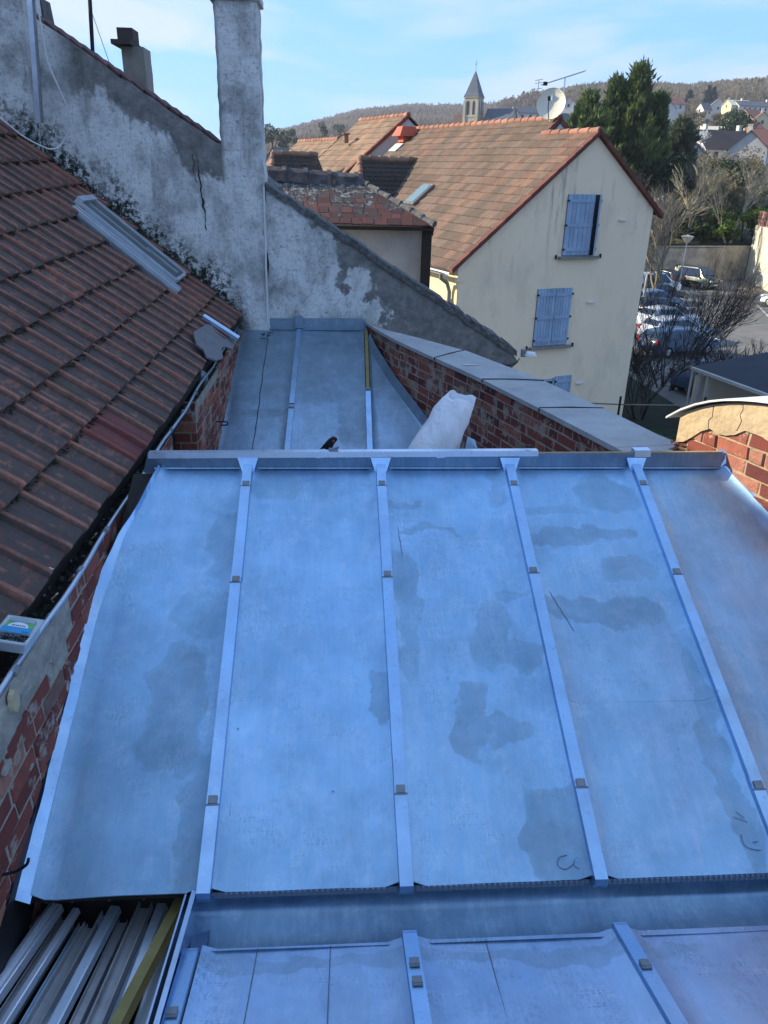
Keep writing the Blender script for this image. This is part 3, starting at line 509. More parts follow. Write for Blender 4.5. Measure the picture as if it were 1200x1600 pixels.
def roof_slope(u0, z0, u1, z1, v0, v1, rows, mat, parent, name='roof_slope', thick=.035, seg=.33, lim=None):
    """tile courses from the eave (u0,z0) up to the ridge (u1,z1)"""
    m = MB(); du = (u1-u0)/rows; dz = (z1-z0)/rows; L = sqrt(du*du+dz*dz); nu, nz = -dz/L, abs(du)/L
    if du < 0: nu = -nu if False else dz/L
    ns = max(1, int((v1-v0)/seg)); sv = (v1-v0)/ns
    for k in range(rows):
        for i in range(ns):
            va = v0+i*sv; vb = va+sv; j = rnd(-.006, .006); a = (u0+du*k, z0+dz*k); b = (u0+du*(k+1.06), z0+dz*(k+1.06))
            if lim and not lim(a[0], (va+vb)/2): continue
            up = thick+j; vs = [HP(a[0], va, a[1]-.03), HP(a[0], vb, a[1]-.03), HP(a[0]+nu*up, va, a[1]+nz*up), HP(a[0]+nu*up, vb, a[1]+nz*up), HP(b[0], va, b[1]+.004), HP(b[0], vb, b[1]+.004)]
            m.add(vs, [(0, 1, 3, 2), (2, 3, 5, 4), (0, 2, 4), (1, 5, 3)], rnd(0, 1))
    return m.build(name, mat, parent)
ov = .28
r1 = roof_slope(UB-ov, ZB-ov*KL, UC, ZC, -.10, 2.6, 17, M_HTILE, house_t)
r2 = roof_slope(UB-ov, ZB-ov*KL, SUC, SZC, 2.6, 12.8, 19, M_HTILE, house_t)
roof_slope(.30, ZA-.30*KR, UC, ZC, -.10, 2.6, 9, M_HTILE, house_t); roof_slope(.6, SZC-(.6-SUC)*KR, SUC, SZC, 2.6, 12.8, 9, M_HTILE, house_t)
def ridge(p0, p1, mat, parent, name='ridge_tiles', r=.095, step=.4):
    p0 = V(p0); p1 = V(p1); n = max(1, int((p1-p0).length/step)); m = MB()
    for i in range(n):
        a = lerp(p0, p1, i/n); b = lerp(p0, p1, (i+1.08)/n); k = rnd(.0, 1); m.tube([a+V((0, 0, .015)), b], [r*1.12, r*.92], 10, r=k)
    return m.build(name, mat, parent, smooth=50)
ridge(HP(UC, -.1, ZC), HP(UC, 2.6, ZC), M_RIDGE, r1); ridge(HP(SUC, 2.6, SZC), HP(SUC, 12.8, SZC), M_RIDGE, r2)
def verge(u0, z0, u1, z1, v, parent, n, drop=.09):
    m = MB()
    for i in range(n):
        a = i/n; b = (i+1.08)/n; m.slab([HP(lerp(u0, u1, a), v-.03, lerp(z0, z1, a)+.055), HP(lerp(u0, u1, b), v-.03, lerp(z0, z1, b)+.035), HP(lerp(u0, u1, b), v-.03, lerp(z0, z1, b)-drop), HP(lerp(u0, u1, a), v-.03, lerp(z0, z1, a)-drop)], HR*.2, rnd(0, 1))
    return m.build('verge_tiles', M_VERGE, parent)
verge(UB-ov, ZB-ov*KL, UC, ZC, -.1, r1, 17); verge(.32, ZA-.32*KR, UC, ZC, -.1, r1, 10); verge(UC+.1, ZC+.05, SUC, SZC, 2.6, r2, 3, .16); verge(.6, SZC-(.6-SUC)*KR, SUC, SZC, 2.6, r2, 8, .16)
m = MB(); m.slab([HP(UC+.12, 2.58, ZC-.3), HP(.4, 2.58, 8.2), HP(SUC+.02, 2.58, SZC-.1)], HR*.02); m.build('upper_gable_wall', M_HW[0], house_t)
# gutter and downpipe
m = MB(); m.sweep(HP(UB-ov-.10, .0, ZB-.29), HP(UB-ov-.10, 12.6, ZB-.25), [(.085*cos(t), .085*sin(t)) for t in [pi+pi*i/8 for i in range(9)]]+[(.07*cos(t), .07*sin(t)) for t in [2*pi-pi*i/8 for i in range(9)]]); m.build('gutter', M_GALV, house_t, smooth=40)
m = MB(); e = V((0, 0, 1)); m.tube([HP(UB-ov-.1, .32, ZB-.34), HP(UB-ov-.1, .32, ZB-.48), HP(UB-.18, .3, ZB-.62), HP(UB-.1, .3, ZB-.85), HP(UB-.1, .3, 0)], .055, 10)
for z in (ZB-1.1, 3.5, 1.4): m.tube([HP(UB-.1, .3, z), HP(UB-.1, .3, z+.05)], .068, 10)
m.build('downpipe', plain('zinc_downpipe', (.22, .24, .26), rough=.5, metal=.4), house_t, smooth=40)
m = MB(); m.box(HP(UB+.1, -.008, ZB-.12), (.3, .02, .03), AX); m.box(HP(UB+.05, .05, ZB-.3), (.2, .16, .5), AX); m.build('corner_band', M_FAC, house_t)
# shutters
def shutter(u0, u1, z0, z1, ang, side, parent):
    """leaf hinged at u0 (side=-1) or u1 (side=+1) of the pair"""
    t = radians(ang); hu = u0 if side < 0 else u1; W = u1-u0; dirv = (HF*cos(t) - HR*sin(t)) if side < 0 else (-HF*cos(t) - HR*sin(t)); nv = dirv.cross(V((0, 0, 1))); 
    if nv.dot(-HR) < 0: nv = -nv
    base = HP(hu, -.03, 0); m = MB(); n = 6
    for i in range(n):
        c = base+dirv*(W*(i+.5)/n)+V((0, 0, (z0+z1)/2)); m.box(c, (W/n-.012, .03, z1-z0), (dirv, nv, V((0, 0, 1))), rnd(0, 1))
    m.box(base+dirv*W/2+V((0, 0, (z0+z1)/2))-nv*.008, (W, .016, z1-z0-.02), (dirv, nv, V((0, 0, 1))))
    for q in (.10, .5, .9): m.box(base+dirv*W/2+V((0, 0, lerp(z0, z1, q)))+nv*.024, (W*.98, .022, .09), (dirv, nv, V((0, 0, 1))))
    s = m.build('shutter', M_SHUT, parent)
    for q in (.1, .5, .9): m = MB(); m.box(base+V((0, 0, lerp(z0, z1, q)))+nv*.03, (.07, .03, .05), (dirv, nv, V((0, 0, 1)))); m.build('hinge', M_BLACK, s)
def window(u0, u1, z0, z1, angs, sillext=.12, split=.5):
    m = MB(); m.box(HP((u0+u1)/2, -.004, (z0+z1)/2), (u1-u0, .02, z1-z0), AX); w_ = m.build('window', M_WIN, house_t)
    m = MB(); m.box(HP((u0+u1)/2, -.06, z0-.05), (u1-u0+2*sillext, .16, .07), AX); m.build('sill', M_CONC, w_)
    um = lerp(u0, u1, split)
    for s, an in ((-1, angs[0]), (1, angs[1])):
        if an is None: continue
        a, b = (u0, um) if s < 0 else ((um, u1) if split == .5 else (u1-.36, u1)); shutter(a+.006, b-.006, z0+.02, z1, an, s, w_)
        m = MB(); m.box(HP((u0 if s < 0 else u1)+s*.22, -.05, z0-.02), (.03, .06, .12), AX); m.build('shutter_stop', M_BLACK, w_)
    return w_
window(-3.19, -2.03, 6.83, 8.49, (4, 48), split=.78); window(-3.90, -2.66, 4.24, 5.92, (2, 2))
w_ = window(-4.05, -2.95, 1.75, 3.2, (None, None)); m = MB()
for u in (-4.0, -3.5, -3.0): m.box(HP(u, -.03, 2.5), (.06, .05, 1.45), AX)
m.box(HP(-3.5, -.03, 3.17), (1.1, .05, .06), AX); m.build('frame', M_SHUT, w_)
m = MB(); m.box(HP(-3.72, -.02, 2.5), (.4, .02, 1.35), AX); m.build('curtain', M_HW[2], w_)
shutter(-2.93, -2.33, 1.72, 3.26, 3, -1, w_); shutter(-4.75, -4.1, 1.72, 3.26, 3, 1, w_)
for (x, y) in ((972, 344), (922, 472), (905, 598)):
    c = hit(x, y, HP(0, 0, 0), HR); m = MB(); m.box(c-HR*.03, (.26, .06, .05), AX); m.box(c-HR*.05, (.28, .03, .015), AX); m.build('vent', M_WHITEP, house_t)
# roof windows and cowl on the sunlit slope
def on_slope(u, v, up=0.): return HP(u, v, ZB+(u-UB)*KL+up)
SL = (HF + V((0, 0, KL))).normalized(); SN = SL.cross(HR); SN = SN if SN.z > 0 else -SN
c = (on_slope(-5.15, 6.4)+on_slope(-4.42, 5.75))/2; m = MB(); m.box(c+SN*.07, (1.0, .78, .10), (SL, HR, SN)); fr = m.build('roof_window', plain('window_flashing', (.16, .15, .14), rough=.5), house_t)
m = MB(); m.box(c+SN*.13, (.84, .6, .02), (SL, HR, SN)); m.build('pane', M_SKYGL, fr)
c = on_slope(-2.35, 12.3); m = MB(); m.box(c+V((0, 0, .05)), (.5, .5, .3), AX); m.box(c+V((0, 0, .30)), (.95, .8, .36), AX, taper=.6); m.build('chimney_cowl', plain('red_cowl', (.5, .10, .05), rough=.7), r2)
m = MB(); m.box(c+HF*.46+V((0, 0, .28)), (.04, .62, .3), AX); m.build('cowl_grille', M_BLACK, r2)
m = MB(); m.box(c-SL*.55+SN*.05, (.45, .7, .04), (SL, HR, SN)); m.build('flashing', M_HW[0], r2)
# raised further roof with its white gable strip, and the lowest roof beyond
RA = (SUC, 11.16); kb = .86
def far_roof(v0, v1, uc, zc, ub, rows, mat, name='roof_slope'):
    zb = zc-(uc-ub)*KL; s = roof_slope(ub, zb, uc, zc, v0, v1, rows, mat, house_t, name, seg=.5); roof_slope(uc+2.2, zc-2.2*KL, uc, zc, v0, v1, 6, mat, house_t, name, seg=1.); ridge(HP(uc, v0, zc), HP(uc, v1, zc), M_RIDGE, s, step=.42, r=.10)
    m = MB(); m.slab([HP(ub, v0+.1, 0), HP(uc+2, v0+.1, 0), HP(uc+2, v0+.1, zc-2*KL-.1), HP(uc, v0+.1, zc-.1), HP(ub, v0+.1, zb-.1)], HR*(v1-v0-.2)); m.build('wall', M_HW[0], house_t)
    return s, zb
s3, zb3 = far_roof(13.2, 18.4, SUC, 11.12, -6.9, 18, M_HTILE2); verge(-6.9, zb3, SUC, 11.12, 13.2, s3, 18, .13)
s4, zb4 = far_roof(18.6, 24.5, SUC-1.0, 10.30, -6.9, 15, M_HTILE2)
c = HP(-3.4, 16.3, 11.12-(SUC+3.4)*KL+.2); m = MB(); m.tube([c, c+V((0, 0, .35))], .12, 10); m.tube([c+V((0, 0, .35)), c+V((0, 0, .4))], .2, 10); m.build('vent_pipe', M_RIDGE, s3)
# two cross wings; near slope's shade painted as dark tiles, lit hip as orange
def wing(v, zr, ul, ur, hipl):
    t = HP(ul, v, zr); dr = 1.15; k = .85; m = MB(); rows = 8
    for i in range(rows):
        a = i/rows; b = (i+1.05)/rows
        pa = V(HP(0, v-1.35*a, zr-dr*a)); 
        x0a = ul-hipl*a; x0b = ul-hipl*b; 
        m.slab([HP(x0b, v-1.35*b, zr-dr*b+.03), HP(ur, v-1.35*b, zr-dr*b+.03), HP(ur, v-1.35*a, zr-dr*a), HP(x0a, v-1.35*a, zr-dr*a)], (0, 0, .02), rnd(0, 1))
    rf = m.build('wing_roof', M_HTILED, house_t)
    m = MB(); m.add([HP(ul, v, zr+.02), HP(ul-hipl, v-1.35, zr-dr), HP(ul-hipl, v+1.35, zr-dr)], [(0, 2, 1)], .6); m.add([HP(ul, v, zr+.02), HP(ul-hipl, v+1.35, zr-dr), HP(ur, v+1.35, zr-dr), HP(ur, v, zr+.02)], [(3, 2, 1, 0)], .6); m.build('wing_hip', M_HTILE2, rf)
    ridge(HP(ul, v, zr+.03), HP(ur, v, zr+.03), plain('ridge_mortar_'+str(int(v)), (.30, .20, .13), (.16, .10, .07), 4, .9), rf, r=.11, step=.36); ridge(HP(ul-hipl, v-1.35, zr-dr), HP(ul, v, zr+.03), M_RIDGE, rf, r=.09, step=.36)
    m = MB(); m.slab([HP(ul-hipl+.15, v-1.2, 4), HP(ur, v-1.2, 4), HP(ur, v-1.2, zr-dr+.05), HP(ul-hipl+.15, v-1.2, zr-dr+.05)], HR*2.4); m.build('wing_wall', M_HW[0], house_t)
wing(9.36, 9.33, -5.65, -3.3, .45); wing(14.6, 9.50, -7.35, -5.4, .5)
# satellite dish and aerial
c0 = HP(-1.45, 3.1, SZC-.9); mt = M_GALV; dish = thing('satellite_dish', tuple(c0), 'large cream satellite dish on a pole above the tiled ridge', 'satellite dish')
cp = hit(861, 162, HP(0, 2.9, 0), HR); nrm = V((-.35, -.85, .40)).normalized(); xx = nrm.cross(V((0, 0, 1))).normalized(); yy = xx.cross(nrm)
m = MB(); R_ = .43; m.lathe(cp, [(R_*i/10, -.11*(1-(i/10)**2)*1.) for i in range(11)]+[(R_*1.01, .012), (R_*.98, -.02)]+[(R_*i/10, -.11*(1-(i/10)**2)-.02) for i in range(10, -1, -1)], 32, (xx, yy*1.12, nrm)); m.build('reflector', plain('cream_dish_paint', (.62, .58, .46), (.55, .51, .40), 3, .5), dish, smooth=60)
m = MB(); m.tube([cp-V((0, 0, .9))-nrm*.16, cp-nrm*.16+V((0, 0, .3))], .03, 8); m.build('mast', M_GALV, dish)
m = MB(); m.tube([cp-yy*.47, cp-yy*.36+nrm*.42, cp+nrm*.5-yy*.12], .014, 6); m.tube([cp+nrm*.46-yy*.14, cp+nrm*.56-yy*.08], .04, 8); m.build('feed_arm', M_BLACK, dish)
a0 = hit(845, 133, HP(0, 3.4, 0), HR); a1 = hit(914, 111, HP(0, 3.4, 0), HR); ae = thing('tv_aerial', tuple(HP(-1.0, 3.4, SZC-.6)), 'thin comb-shaped television aerial just above the satellite dish', 'aerial')
m = MB(); b0 = lerp(a0, a1, .55); m.tube([b0, V((b0.x, b0.y, SZC-.7))], .022, 6); m.build('mast', M_GALV, ae); m = MB(); m.tube([a0, a1], .013, 5); m.build('boom', M_GALV, ae); m = MB(); pv = (a1-a0).normalized().cross(V((0, 0, 1))).normalized()
for i in range(19): q = lerp(a0, a1, .18+.82*i/18); m.tube([q-pv*.09+V((0, 0, -.03)), q+pv*.09+V((0, 0, .03))], .006, 4)
m.build('element', M_GALV, ae); m = MB()
for dz in (-.16, -.08, .08, .16): m.tube([a0+V((0, 0, dz))-pv*.2-(a1-a0)*.05, a0+V((0, 0, dz))+pv*.2-(a1-a0)*.05], .007, 4)
m.tube([a0-(a1-a0)*.05-V((0, 0, .17)), a0-(a1-a0)*.05+V((0, 0, .17))], .008, 4); m.box(a0+(a1-a0)*.1, (.12, .1, .1)); m.build('reflector', M_BLACK, ae)
# ================================================================= small old-tiled outbuilding behind the raking wall
ob_t = thing('outbuilding', (.3, 13.4, 4), 'small old outbuilding with hipped mossy dark tile roof just beyond the raking wall', 'outbuilding')
OY = 12.6
rl = onY(418, 268, OY+.9); rr = onY(560, 283, OY+.9); er = onY(679, 354, OY-.25); el = V((rl.x-.4, er.y, er.z-.0)); er2 = V((er.x, OY+2.1, er.z))
m = MB(); rows = 9
for k in range(rows):
    a = k/rows; b = (k+1)/rows; y0, z0 = lerp(el.y, rl.y, a), lerp(el.z, rr.z, a); y1, z1 = lerp(el.y, rl.y, b*1.0+.02), lerp(el.z, rr.z, b*1.0+.02); xr0 = lerp(er.x, rr.x, a); xr1 = lerp(er.x, rr.x, b)
    x = rl.x-.5
    while x < xr0:
        w0 = rnd(.15, .22); xe = min(x+w0, xr0); xt = min(xe, xr1+.02); xs = min(x, xr1); h = rnd(.014, .03)
        m.slab([(x+.004, y0, z0+h-.02), (xe-.004, y0, z0+h-.02), (max(xt-.004, xs+.002), y1, z1+.004), (xs+.002, y1, z1+.004)], (0, 0, .02), rnd(0, 1)); x += w0
g = G('old_flat_tiles'); p = g.pos(); c = g.ramp(g.attr(), [(0, (.06, .03, .028)), (.5, (.10, .04, .034)), (.85, (.15, .055, .045)), (1, (.08, .055, .05))])
lich = g.mth('ADD', g.noise(p, 4.2, 7., .65), g.mr(g.xyz(p)[2], 8.25, 8.75, -.10, .16)); c = g.mix(g.mr(lich, .50, .56, 0., .9), c, (.05, .048, .045)); c = g.mix(g.mr(g.mth('MULTIPLY', g.noise(p, 15., 7., .75), g.mr(lich, .5, .6)), .50, .56, 0., .9), c, (.24, .25, .25))
M_OLDT = g.out(c, .85, 0., g.bump(g.noise(p, 40., 5.), .7, .01)); orf = m.build('roof', M_OLDT, ob_t)
m = MB(); m.add([er, er2, rr], [(0, 1, 2)]); m.add([(rl.x-.4, er2.y, er.z), er2, rr, (rl.x-.4, rl.y, rr.z)], [(0, 1, 2, 3)]); m.build('hip_slope', M_OLDT, orf)
m = MB()
for i in range(7): a = lerp(er, rr, i/7)+V((0, 0, .03)); b = lerp(er, rr, (i+1.1)/7)+V((0, 0, .015)); m.tube([a, b], [.055, .045], 8, rnd(0, 1))
m.build('hip_tiles', M_COPE, orf, smooth=50); m = MB(); xs = [rl.x-.1, rl.x+.28, rl.x+.62, rl.x+1.0, rr.x-.02, rr.x+.05]
for i in range(5):
    a = V((xs[i], rl.y, lerp(rl.z, rr.z, i/5)+.0)); b = V((xs[i+1], rl.y, lerp(rl.z, rr.z, (i+1)/5)+.0)); m.sweep(a, b, [(-.15, -.12), (-.1, .03), (0, .09), (.1, .03), (.15, -.12)], r=rnd(0, 1)); m.sweep(b-V((.05, 0, 0)), b+V((.02, 0, 0)), [(-.17, -.12), (-.11, .05), (0, .115), (.11, .05), (.17, -.12)])
g = G('lichened_ridge'); p = g.pos(); c = g.mix(g.mr(g.noise(p, 9., 6.), .4, .6), (.06, .05, .055), (.11, .10, .10)); c = g.mix(g.mr(g.noise(g.map(p, loc=(2, 0, 0)), 3.1, 7., .7), .60, .68, 0., .7), c, (.26, .17, .04)); m.build('ridge_tiles', g.out(c, .9), orf, smooth=35)
wx0 = rl.x-.3; m = MB(); m.slab([(wx0, OY, 4), (er.x-.14, OY, 4), (er.x-.14, OY, er.z+.02), (wx0, OY, er.z+.02)], (0, 1.9, 0)); m.build('wall', plain('dirty_render', (.42, .40, .36), (.30, .29, .27), 3, .9, 0, .4, .02), ob_t)
m = MB(); m.box((er.x-.09, OY-.06, er.z-1.2), (.14, .14, 2.4)); m.box((er.x-.06, OY+.8, er.z-.08), (.12, 1.9, .12)); m.build('corner_post', M_WOODD, ob_t)
m = MB(); m.box(((wx0+er.x)/2, OY-.2, er.z-.045), (er.x-wx0, .05, .05)); m.build('eave_board', M_WOODD, ob_t)
# ================================================================= car park: wall, retaining wall, shed, lamp, cars, fence
g = G('old_yard_wall'); p = g.pos(); c = g.ramp(g.noise(p, .8, 8., .7), [(.35, (.13, .12, .10)), (.5, (.24, .215, .175)), (.65, (.34, .31, .25))]); c = g.mix(1., c, (1.5, 1.45, 1.35), 'MULTIPLY'); M_YARD = g.out(c, 1., 0., g.bump(g.noise(p, 5., 6.), .8, .05))
wt = V((22, 71.6, 0)); we = V((40, 75.6, 0)); yw = thing('yard_wall', tuple(lerp(wt, we, .5)), 'long low rubble wall closing the far side of the car park', 'wall'); m = MB(); nseg = 12
for i in range(nseg): a = lerp(wt, we, i/nseg); b = lerp(wt, we, (i+1)/nseg); h = 3.0+rnd(-.08, .08); m.slab([a, b, b+V((0, 0, h)), a+V((0, 0, h))], (-.08, .45, 0))
m.build('masonry', M_YARD, yw); m = MB(); m.slab([wt+V((0, -.06, 3.0)), we+V((0, -.06, 3.0)), we+V((-.1, .55, 3.0)), wt+V((-.1, .55, 3.0))], (0, 0, .12)); m.build('coping', M_YARD, yw)
rwp = [V((40, 75.5, 0)), V((37.9, 67.2, 0)), V((43, 60, 0))]; rw = thing('retaining_wall', (39, 70, 0), 'tall bright rendered retaining wall with brick lattice on top at the right edge', 'wall')
m = MB(); m.slab([rwp[0], rwp[1], rwp[1]+V((0, 0, 5.0)), rwp[0]+V((0, 0, 5.0))], (3, .8, 0)); m.slab([rwp[1]+V((.01, 0, 0)), rwp[2], rwp[2]+V((0, 0, 5.0)), rwp[1]+V((.01, 0, 5.0))], (3, 2, 0)); m.build('masonry', plain('sunlit_render', (.66, .60, .46), (.50, .45, .34), .7, .95, 0, .5, .05), rw)
m = MB()
for (a, b) in ((rwp[0], rwp[1]), (rwp[1], rwp[2])):
    n = 14
    for i in range(n): q = lerp(a, b, (i+.5)/n); m.box(q+V((.3, .1, 5.6)), (.22, .22, 1.2), None, rnd(0, 1))
    for k in range(4): m.beam(a+V((.3, .1, 5.05+k*.38)), b+V((.3, .1, 5.05+k*.38)), .24, .1)
m.build('brick_lattice', plain('lattice_brick', (.30, .15, .12), (.22, .11, .09), 2), rw)
# street lamp
lp = V((29.0, 65.2, 0)); t = thing('street_lamp', tuple(lp), 'short street lamp with pale disc head among the parked cars', 'street lamp'); m = MB(); m.tube([lp, lp+V((0, 0, 4.0))], [.06, .045], 8); m.build('pole', M_GALV, t)
m = MB(); m.lathe(lp+V((0, 0, 4.0)), [(.05, 0), (.12, .05), (.42, .42), (.45, .5), (.40, .62), (.02, .68)], 16); m.build('lamp_head', plain('lamp_plastic', (.72, .62, .46), rough=.4), t, smooth=40)
m = MB(); m.lathe(lp+V((0, 0, 4.5)), [(.02, .2), (.5, .08), (.5, .04), (.02, .04)], 16); m.build('lamp_cap', M_HW[1], t, smooth=40)
for i, (x, y, h) in enumerate(((22.0, 55, 2.6), (24.6, 69.5, 3.6))):
    m = MB(); m.tube([(x, y, 0), (x, y, h)], .07, 8); m.lathe((x, y, h), [(.07, 0), (.09, .02), (.09, .08), (.01, .1)], 8); tag(m.build('post', M_HW[1]), ['pale round post beside the beige house corner, nearer the camera', 'pale round post far behind the shrub, near the yard wall'][i], 'post')
# cars
M_TYRE = plain('tyre_rubber', (.015, .015, .015), rough=.85); M_CGL = mat_glass('car_glass', (.012, .015, .018), .05); M_RIM = plain('wheel_rim', (.45, .45, .46), rough=.35, metal=.8); M_RED = plain('tail_lamp_red', (.45, .02, .015), rough=.3); M_LAMP = plain('head_lamp', (.75, .78, .8), rough=.1); M_PLATE = plain('number_plate', (.75, .75, .72), rough=.5, jit=0)
def paint(name, c): 
    g = G(name); return g.out(c, .35, .0, Coat_Weight=.5, Coat_Roughness=.08)
def car(x, y, hd, pt, label, style='hatch', z=.03):
    t = thing('parked_car', (0, 0, 0), label, 'car', 'cars parked in the yard')
    if style == 'hatch': L, W, prof, gl = 3.9, 1.68, [(-1.95, .35), (-1.95, .8), (-1.88, 1.0), (-1.55, 1.42), (-.6, 1.5), (.1, 1.46), (.85, 1.0), (1.7, .86), (1.93, .66), (1.95, .3)], (-1.62, -.75, .02, .72)
    elif style == 'van': L, W, prof, gl = 4.3, 1.78, [(-2.1, .35), (-2.12, .95), (-2.0, 1.65), (-1.85, 1.75), (.3, 1.78), (.6, 1.7), (1.35, 1.12), (1.95, .98), (2.12, .8), (2.15, .3)], (-1.8, -.6, .5, 1.2)
    else: L, W, prof, gl = 4.5, 1.75, [(-2.2, .35), (-2.22, .85), (-2.1, 1.0), (-1.85, 1.38), (-.6, 1.46), (.25, 1.42), (1.05, .98), (1.95, .85), (2.2, .66), (2.24, .3)], (-1.95, -.7, .1, .9)
    n = len(prof); m = MB(); rows = [(-.5, .0), (-.485, 1), (-.40, 1), (.40, 1), (.485, 1), (.5, .0)]; vs = []; hi = 1.0
    for (q, k) in rows:
        for (px, pz) in prof:
            f = abs(q)*W; zz = pz; yy = q*W
            if pz > 1.0: yy *= 1-(pz-1.0)*.32/(.5)
            if abs(q) > .45: zz = pz-(.06 if pz > .6 else 0); yy *= 1.0
            if k == 0: zz = pz if pz < .7 else min(pz-.12, max(.7, pz-.12)); px *= .985
            vs.append((px*(.985 if abs(q) > .47 else 1), yy, zz))
    fs = []
    for r in range(len(rows)-1):
        for i in range(n-1): fs.append((r*n+i, r*n+i+1, (r+1)*n+i+1, (r+1)*n+i))
        fs.append((r*n+n-1, r*n, (r+1)*n, (r+1)*n+n-1))
    fs += [tuple(range(n-1, -1, -1)), tuple((len(rows)-1)*n+i for i in range(n))]; m.add(vs, fs); m.build('body', pt, t, smooth=50)
    top = max(p[1] for p in prof); m = MB(); belt = 1.02
    def yat(z): return W*.5*(1-(z-1.0)*.64 if z > 1 else 1)
    for s in (-1, 1):
        for (a0, b0, a1, b1) in ((gl[0]+.25, gl[1]-.03, gl[0]+.38, gl[1]-.03), (gl[1]+.03, gl[3]-.22, gl[1]+.03, gl[2]+.02)):
            zt = top-.13; m = MB(); pts = [(a0, s*(yat(belt)+.005), belt), (b0, s*(yat(belt)+.005), belt), (b1, s*(yat(zt)+.005), zt), (a1, s*(yat(zt)+.005), zt)]; m.slab(pts, (0, s*.012, 0)); m.build('side_window', M_CGL, t)
    k = [i for i in range(n-1) if prof[i][1] > prof[i+1][1]+.3 and prof[i+1][1] > .9][0]; a, b = prof[k], prof[k+1]
    m = MB(); d = V((b[0]-a[0], 0, b[1]-a[1])); nn = V((-d.z, 0, d.x)).normalized(); nn = nn if nn.z > 0 else -nn
    pa = V((a[0], 0, a[1]))+d*.08; pb = V((a[0], 0, a[1]))+d*.95; wa = yat(pa.z)*.88; wb = yat(pb.z)*.90; m.slab([pa+V((0, -wa, 0)), pa+V((0, wa, 0)), pb+V((0, wb, 0)), pb+V((0, -wb, 0))], nn*.02); m.build('windscreen', M_CGL, t)
    m = MB(); a, b = prof[2], prof[3]; d = V((b[0]-a[0], 0, b[1]-a[1])); nn = V((-1, 0, .5)).normalized(); pa = V((a[0], 0, a[1]))+d*.12; pb = V((a[0], 0, a[1]))+d*.88; m.slab([pa+V((0, -.62, 0)), pa+V((0, .62, 0)), pb+V((0, .56, 0)), pb+V((0, -.56, 0))], nn*.02); m.build('rear_window', M_CGL, t)
    for sx in (-L*.31, L*.31):
        for s in (-1, 1):
            m = MB(); c = V((sx, s*(W/2-.10), .31)); m.lathe(c, [(.2, -.11), (.29, -.11), (.31, -.08), (.31, .08), (.29, .11), (.2, .11)], 20, (V((1, 0, 0)), V((0, 0, 1)), V((0, 1, 0)))); wh = m.build('wheel', M_TYRE, t, smooth=40)
            m = MB(); m.lathe(c+V((0, s*.09, 0)), [(0, s*.01), (.12, s*.02), (.2, 0), (.2, -s*.1)], 16, (V((1, 0, 0)), V((0, 0, 1)), V((0, 1, 0)))); m.build('rim', M_RIM, wh)
    fx = prof[-2][0]
    for s in (-1, 1):
        m = MB(); m.box((fx-.10, s*W*.37, .74), (.3, .34, .14)); m.build('headlight', M_LAMP, t); m = MB(); m.box((prof[1][0]+.06, s*W*.42, .86), (.12, .16, .26)); m.build('tail_light', M_RED, t)
        m = MB(); m.box((gl[3]-.28, s*(W/2+.07), 1.02), (.12, .18, .12)); m.build('mirror', pt, t)
    m = MB(); m.box((fx+.03, 0, .42), (.03, .52, .11)); m.build('number_plate', M_PLATE, t); m = MB(); m.box((fx-.01, 0, .55), (.06, .9, .12)); m.build('grille', M_BLACK, t)
    t.location = (x, y, z); t.rotation_euler = (0, 0, radians(hd)); return t
PC = dict(g=paint('dark_green_paint', (.025, .045, .035)), w=paint('white_paint', (.68, .70, .72)), s=paint('silver_paint', (.38, .42, .48)), b=paint('dark_blue_paint', (.03, .055, .11)), k=paint('black_paint', (.015, .016, .02)), r=paint('grey_blue_paint', (.16, .22, .30)))
car(32.3, 69.4, -62, PC['g'], 'dark green people carrier facing the camera in front of the rubble wall', 'van')
car(29.3, 69.6, 115, PC['k'], 'black car seen from behind with red tail lamp, left of the green people carrier', 'hatch')
car(26.6, 64.6, 20, PC['w'], 'white car parked behind the upper part of the bare shrub', 'van')
car(25.2, 60.0, 20, PC['k'], 'black car second in the row behind the bare shrub', 'est')
car(23.6, 56.6, 20, PC['r'], 'grey blue car in the middle of the row behind the bare shrub', 'hatch')
car(22.2, 52.6, 20, PC['k'], 'dark car between the grey blue and silver cars behind the shrub', 'hatch')
car(21.3, 48.8, 20, PC['s'], 'silver car with its bonnet showing right of the bare shrub', 'hatch')
car(20.4, 45.2, 20, PC['s'], 'pale silver car tucked behind the dark blue estate', 'est')
car(19.0, 41.6, 20, PC['b'], 'dark blue estate car nearest the ribbed shed roof', 'est')
car(17.4, 33.6, 20, PC['b'], 'blue car mostly hidden under the shrub beside the shed', 'hatch')
car(17.9, 52.0, 200, PC['s'], 'silver car beside the beige house corner', 'hatch')
car(34.6, 57.6, 110, PC['w'], 'white car cut by the right edge of the picture', 'est')
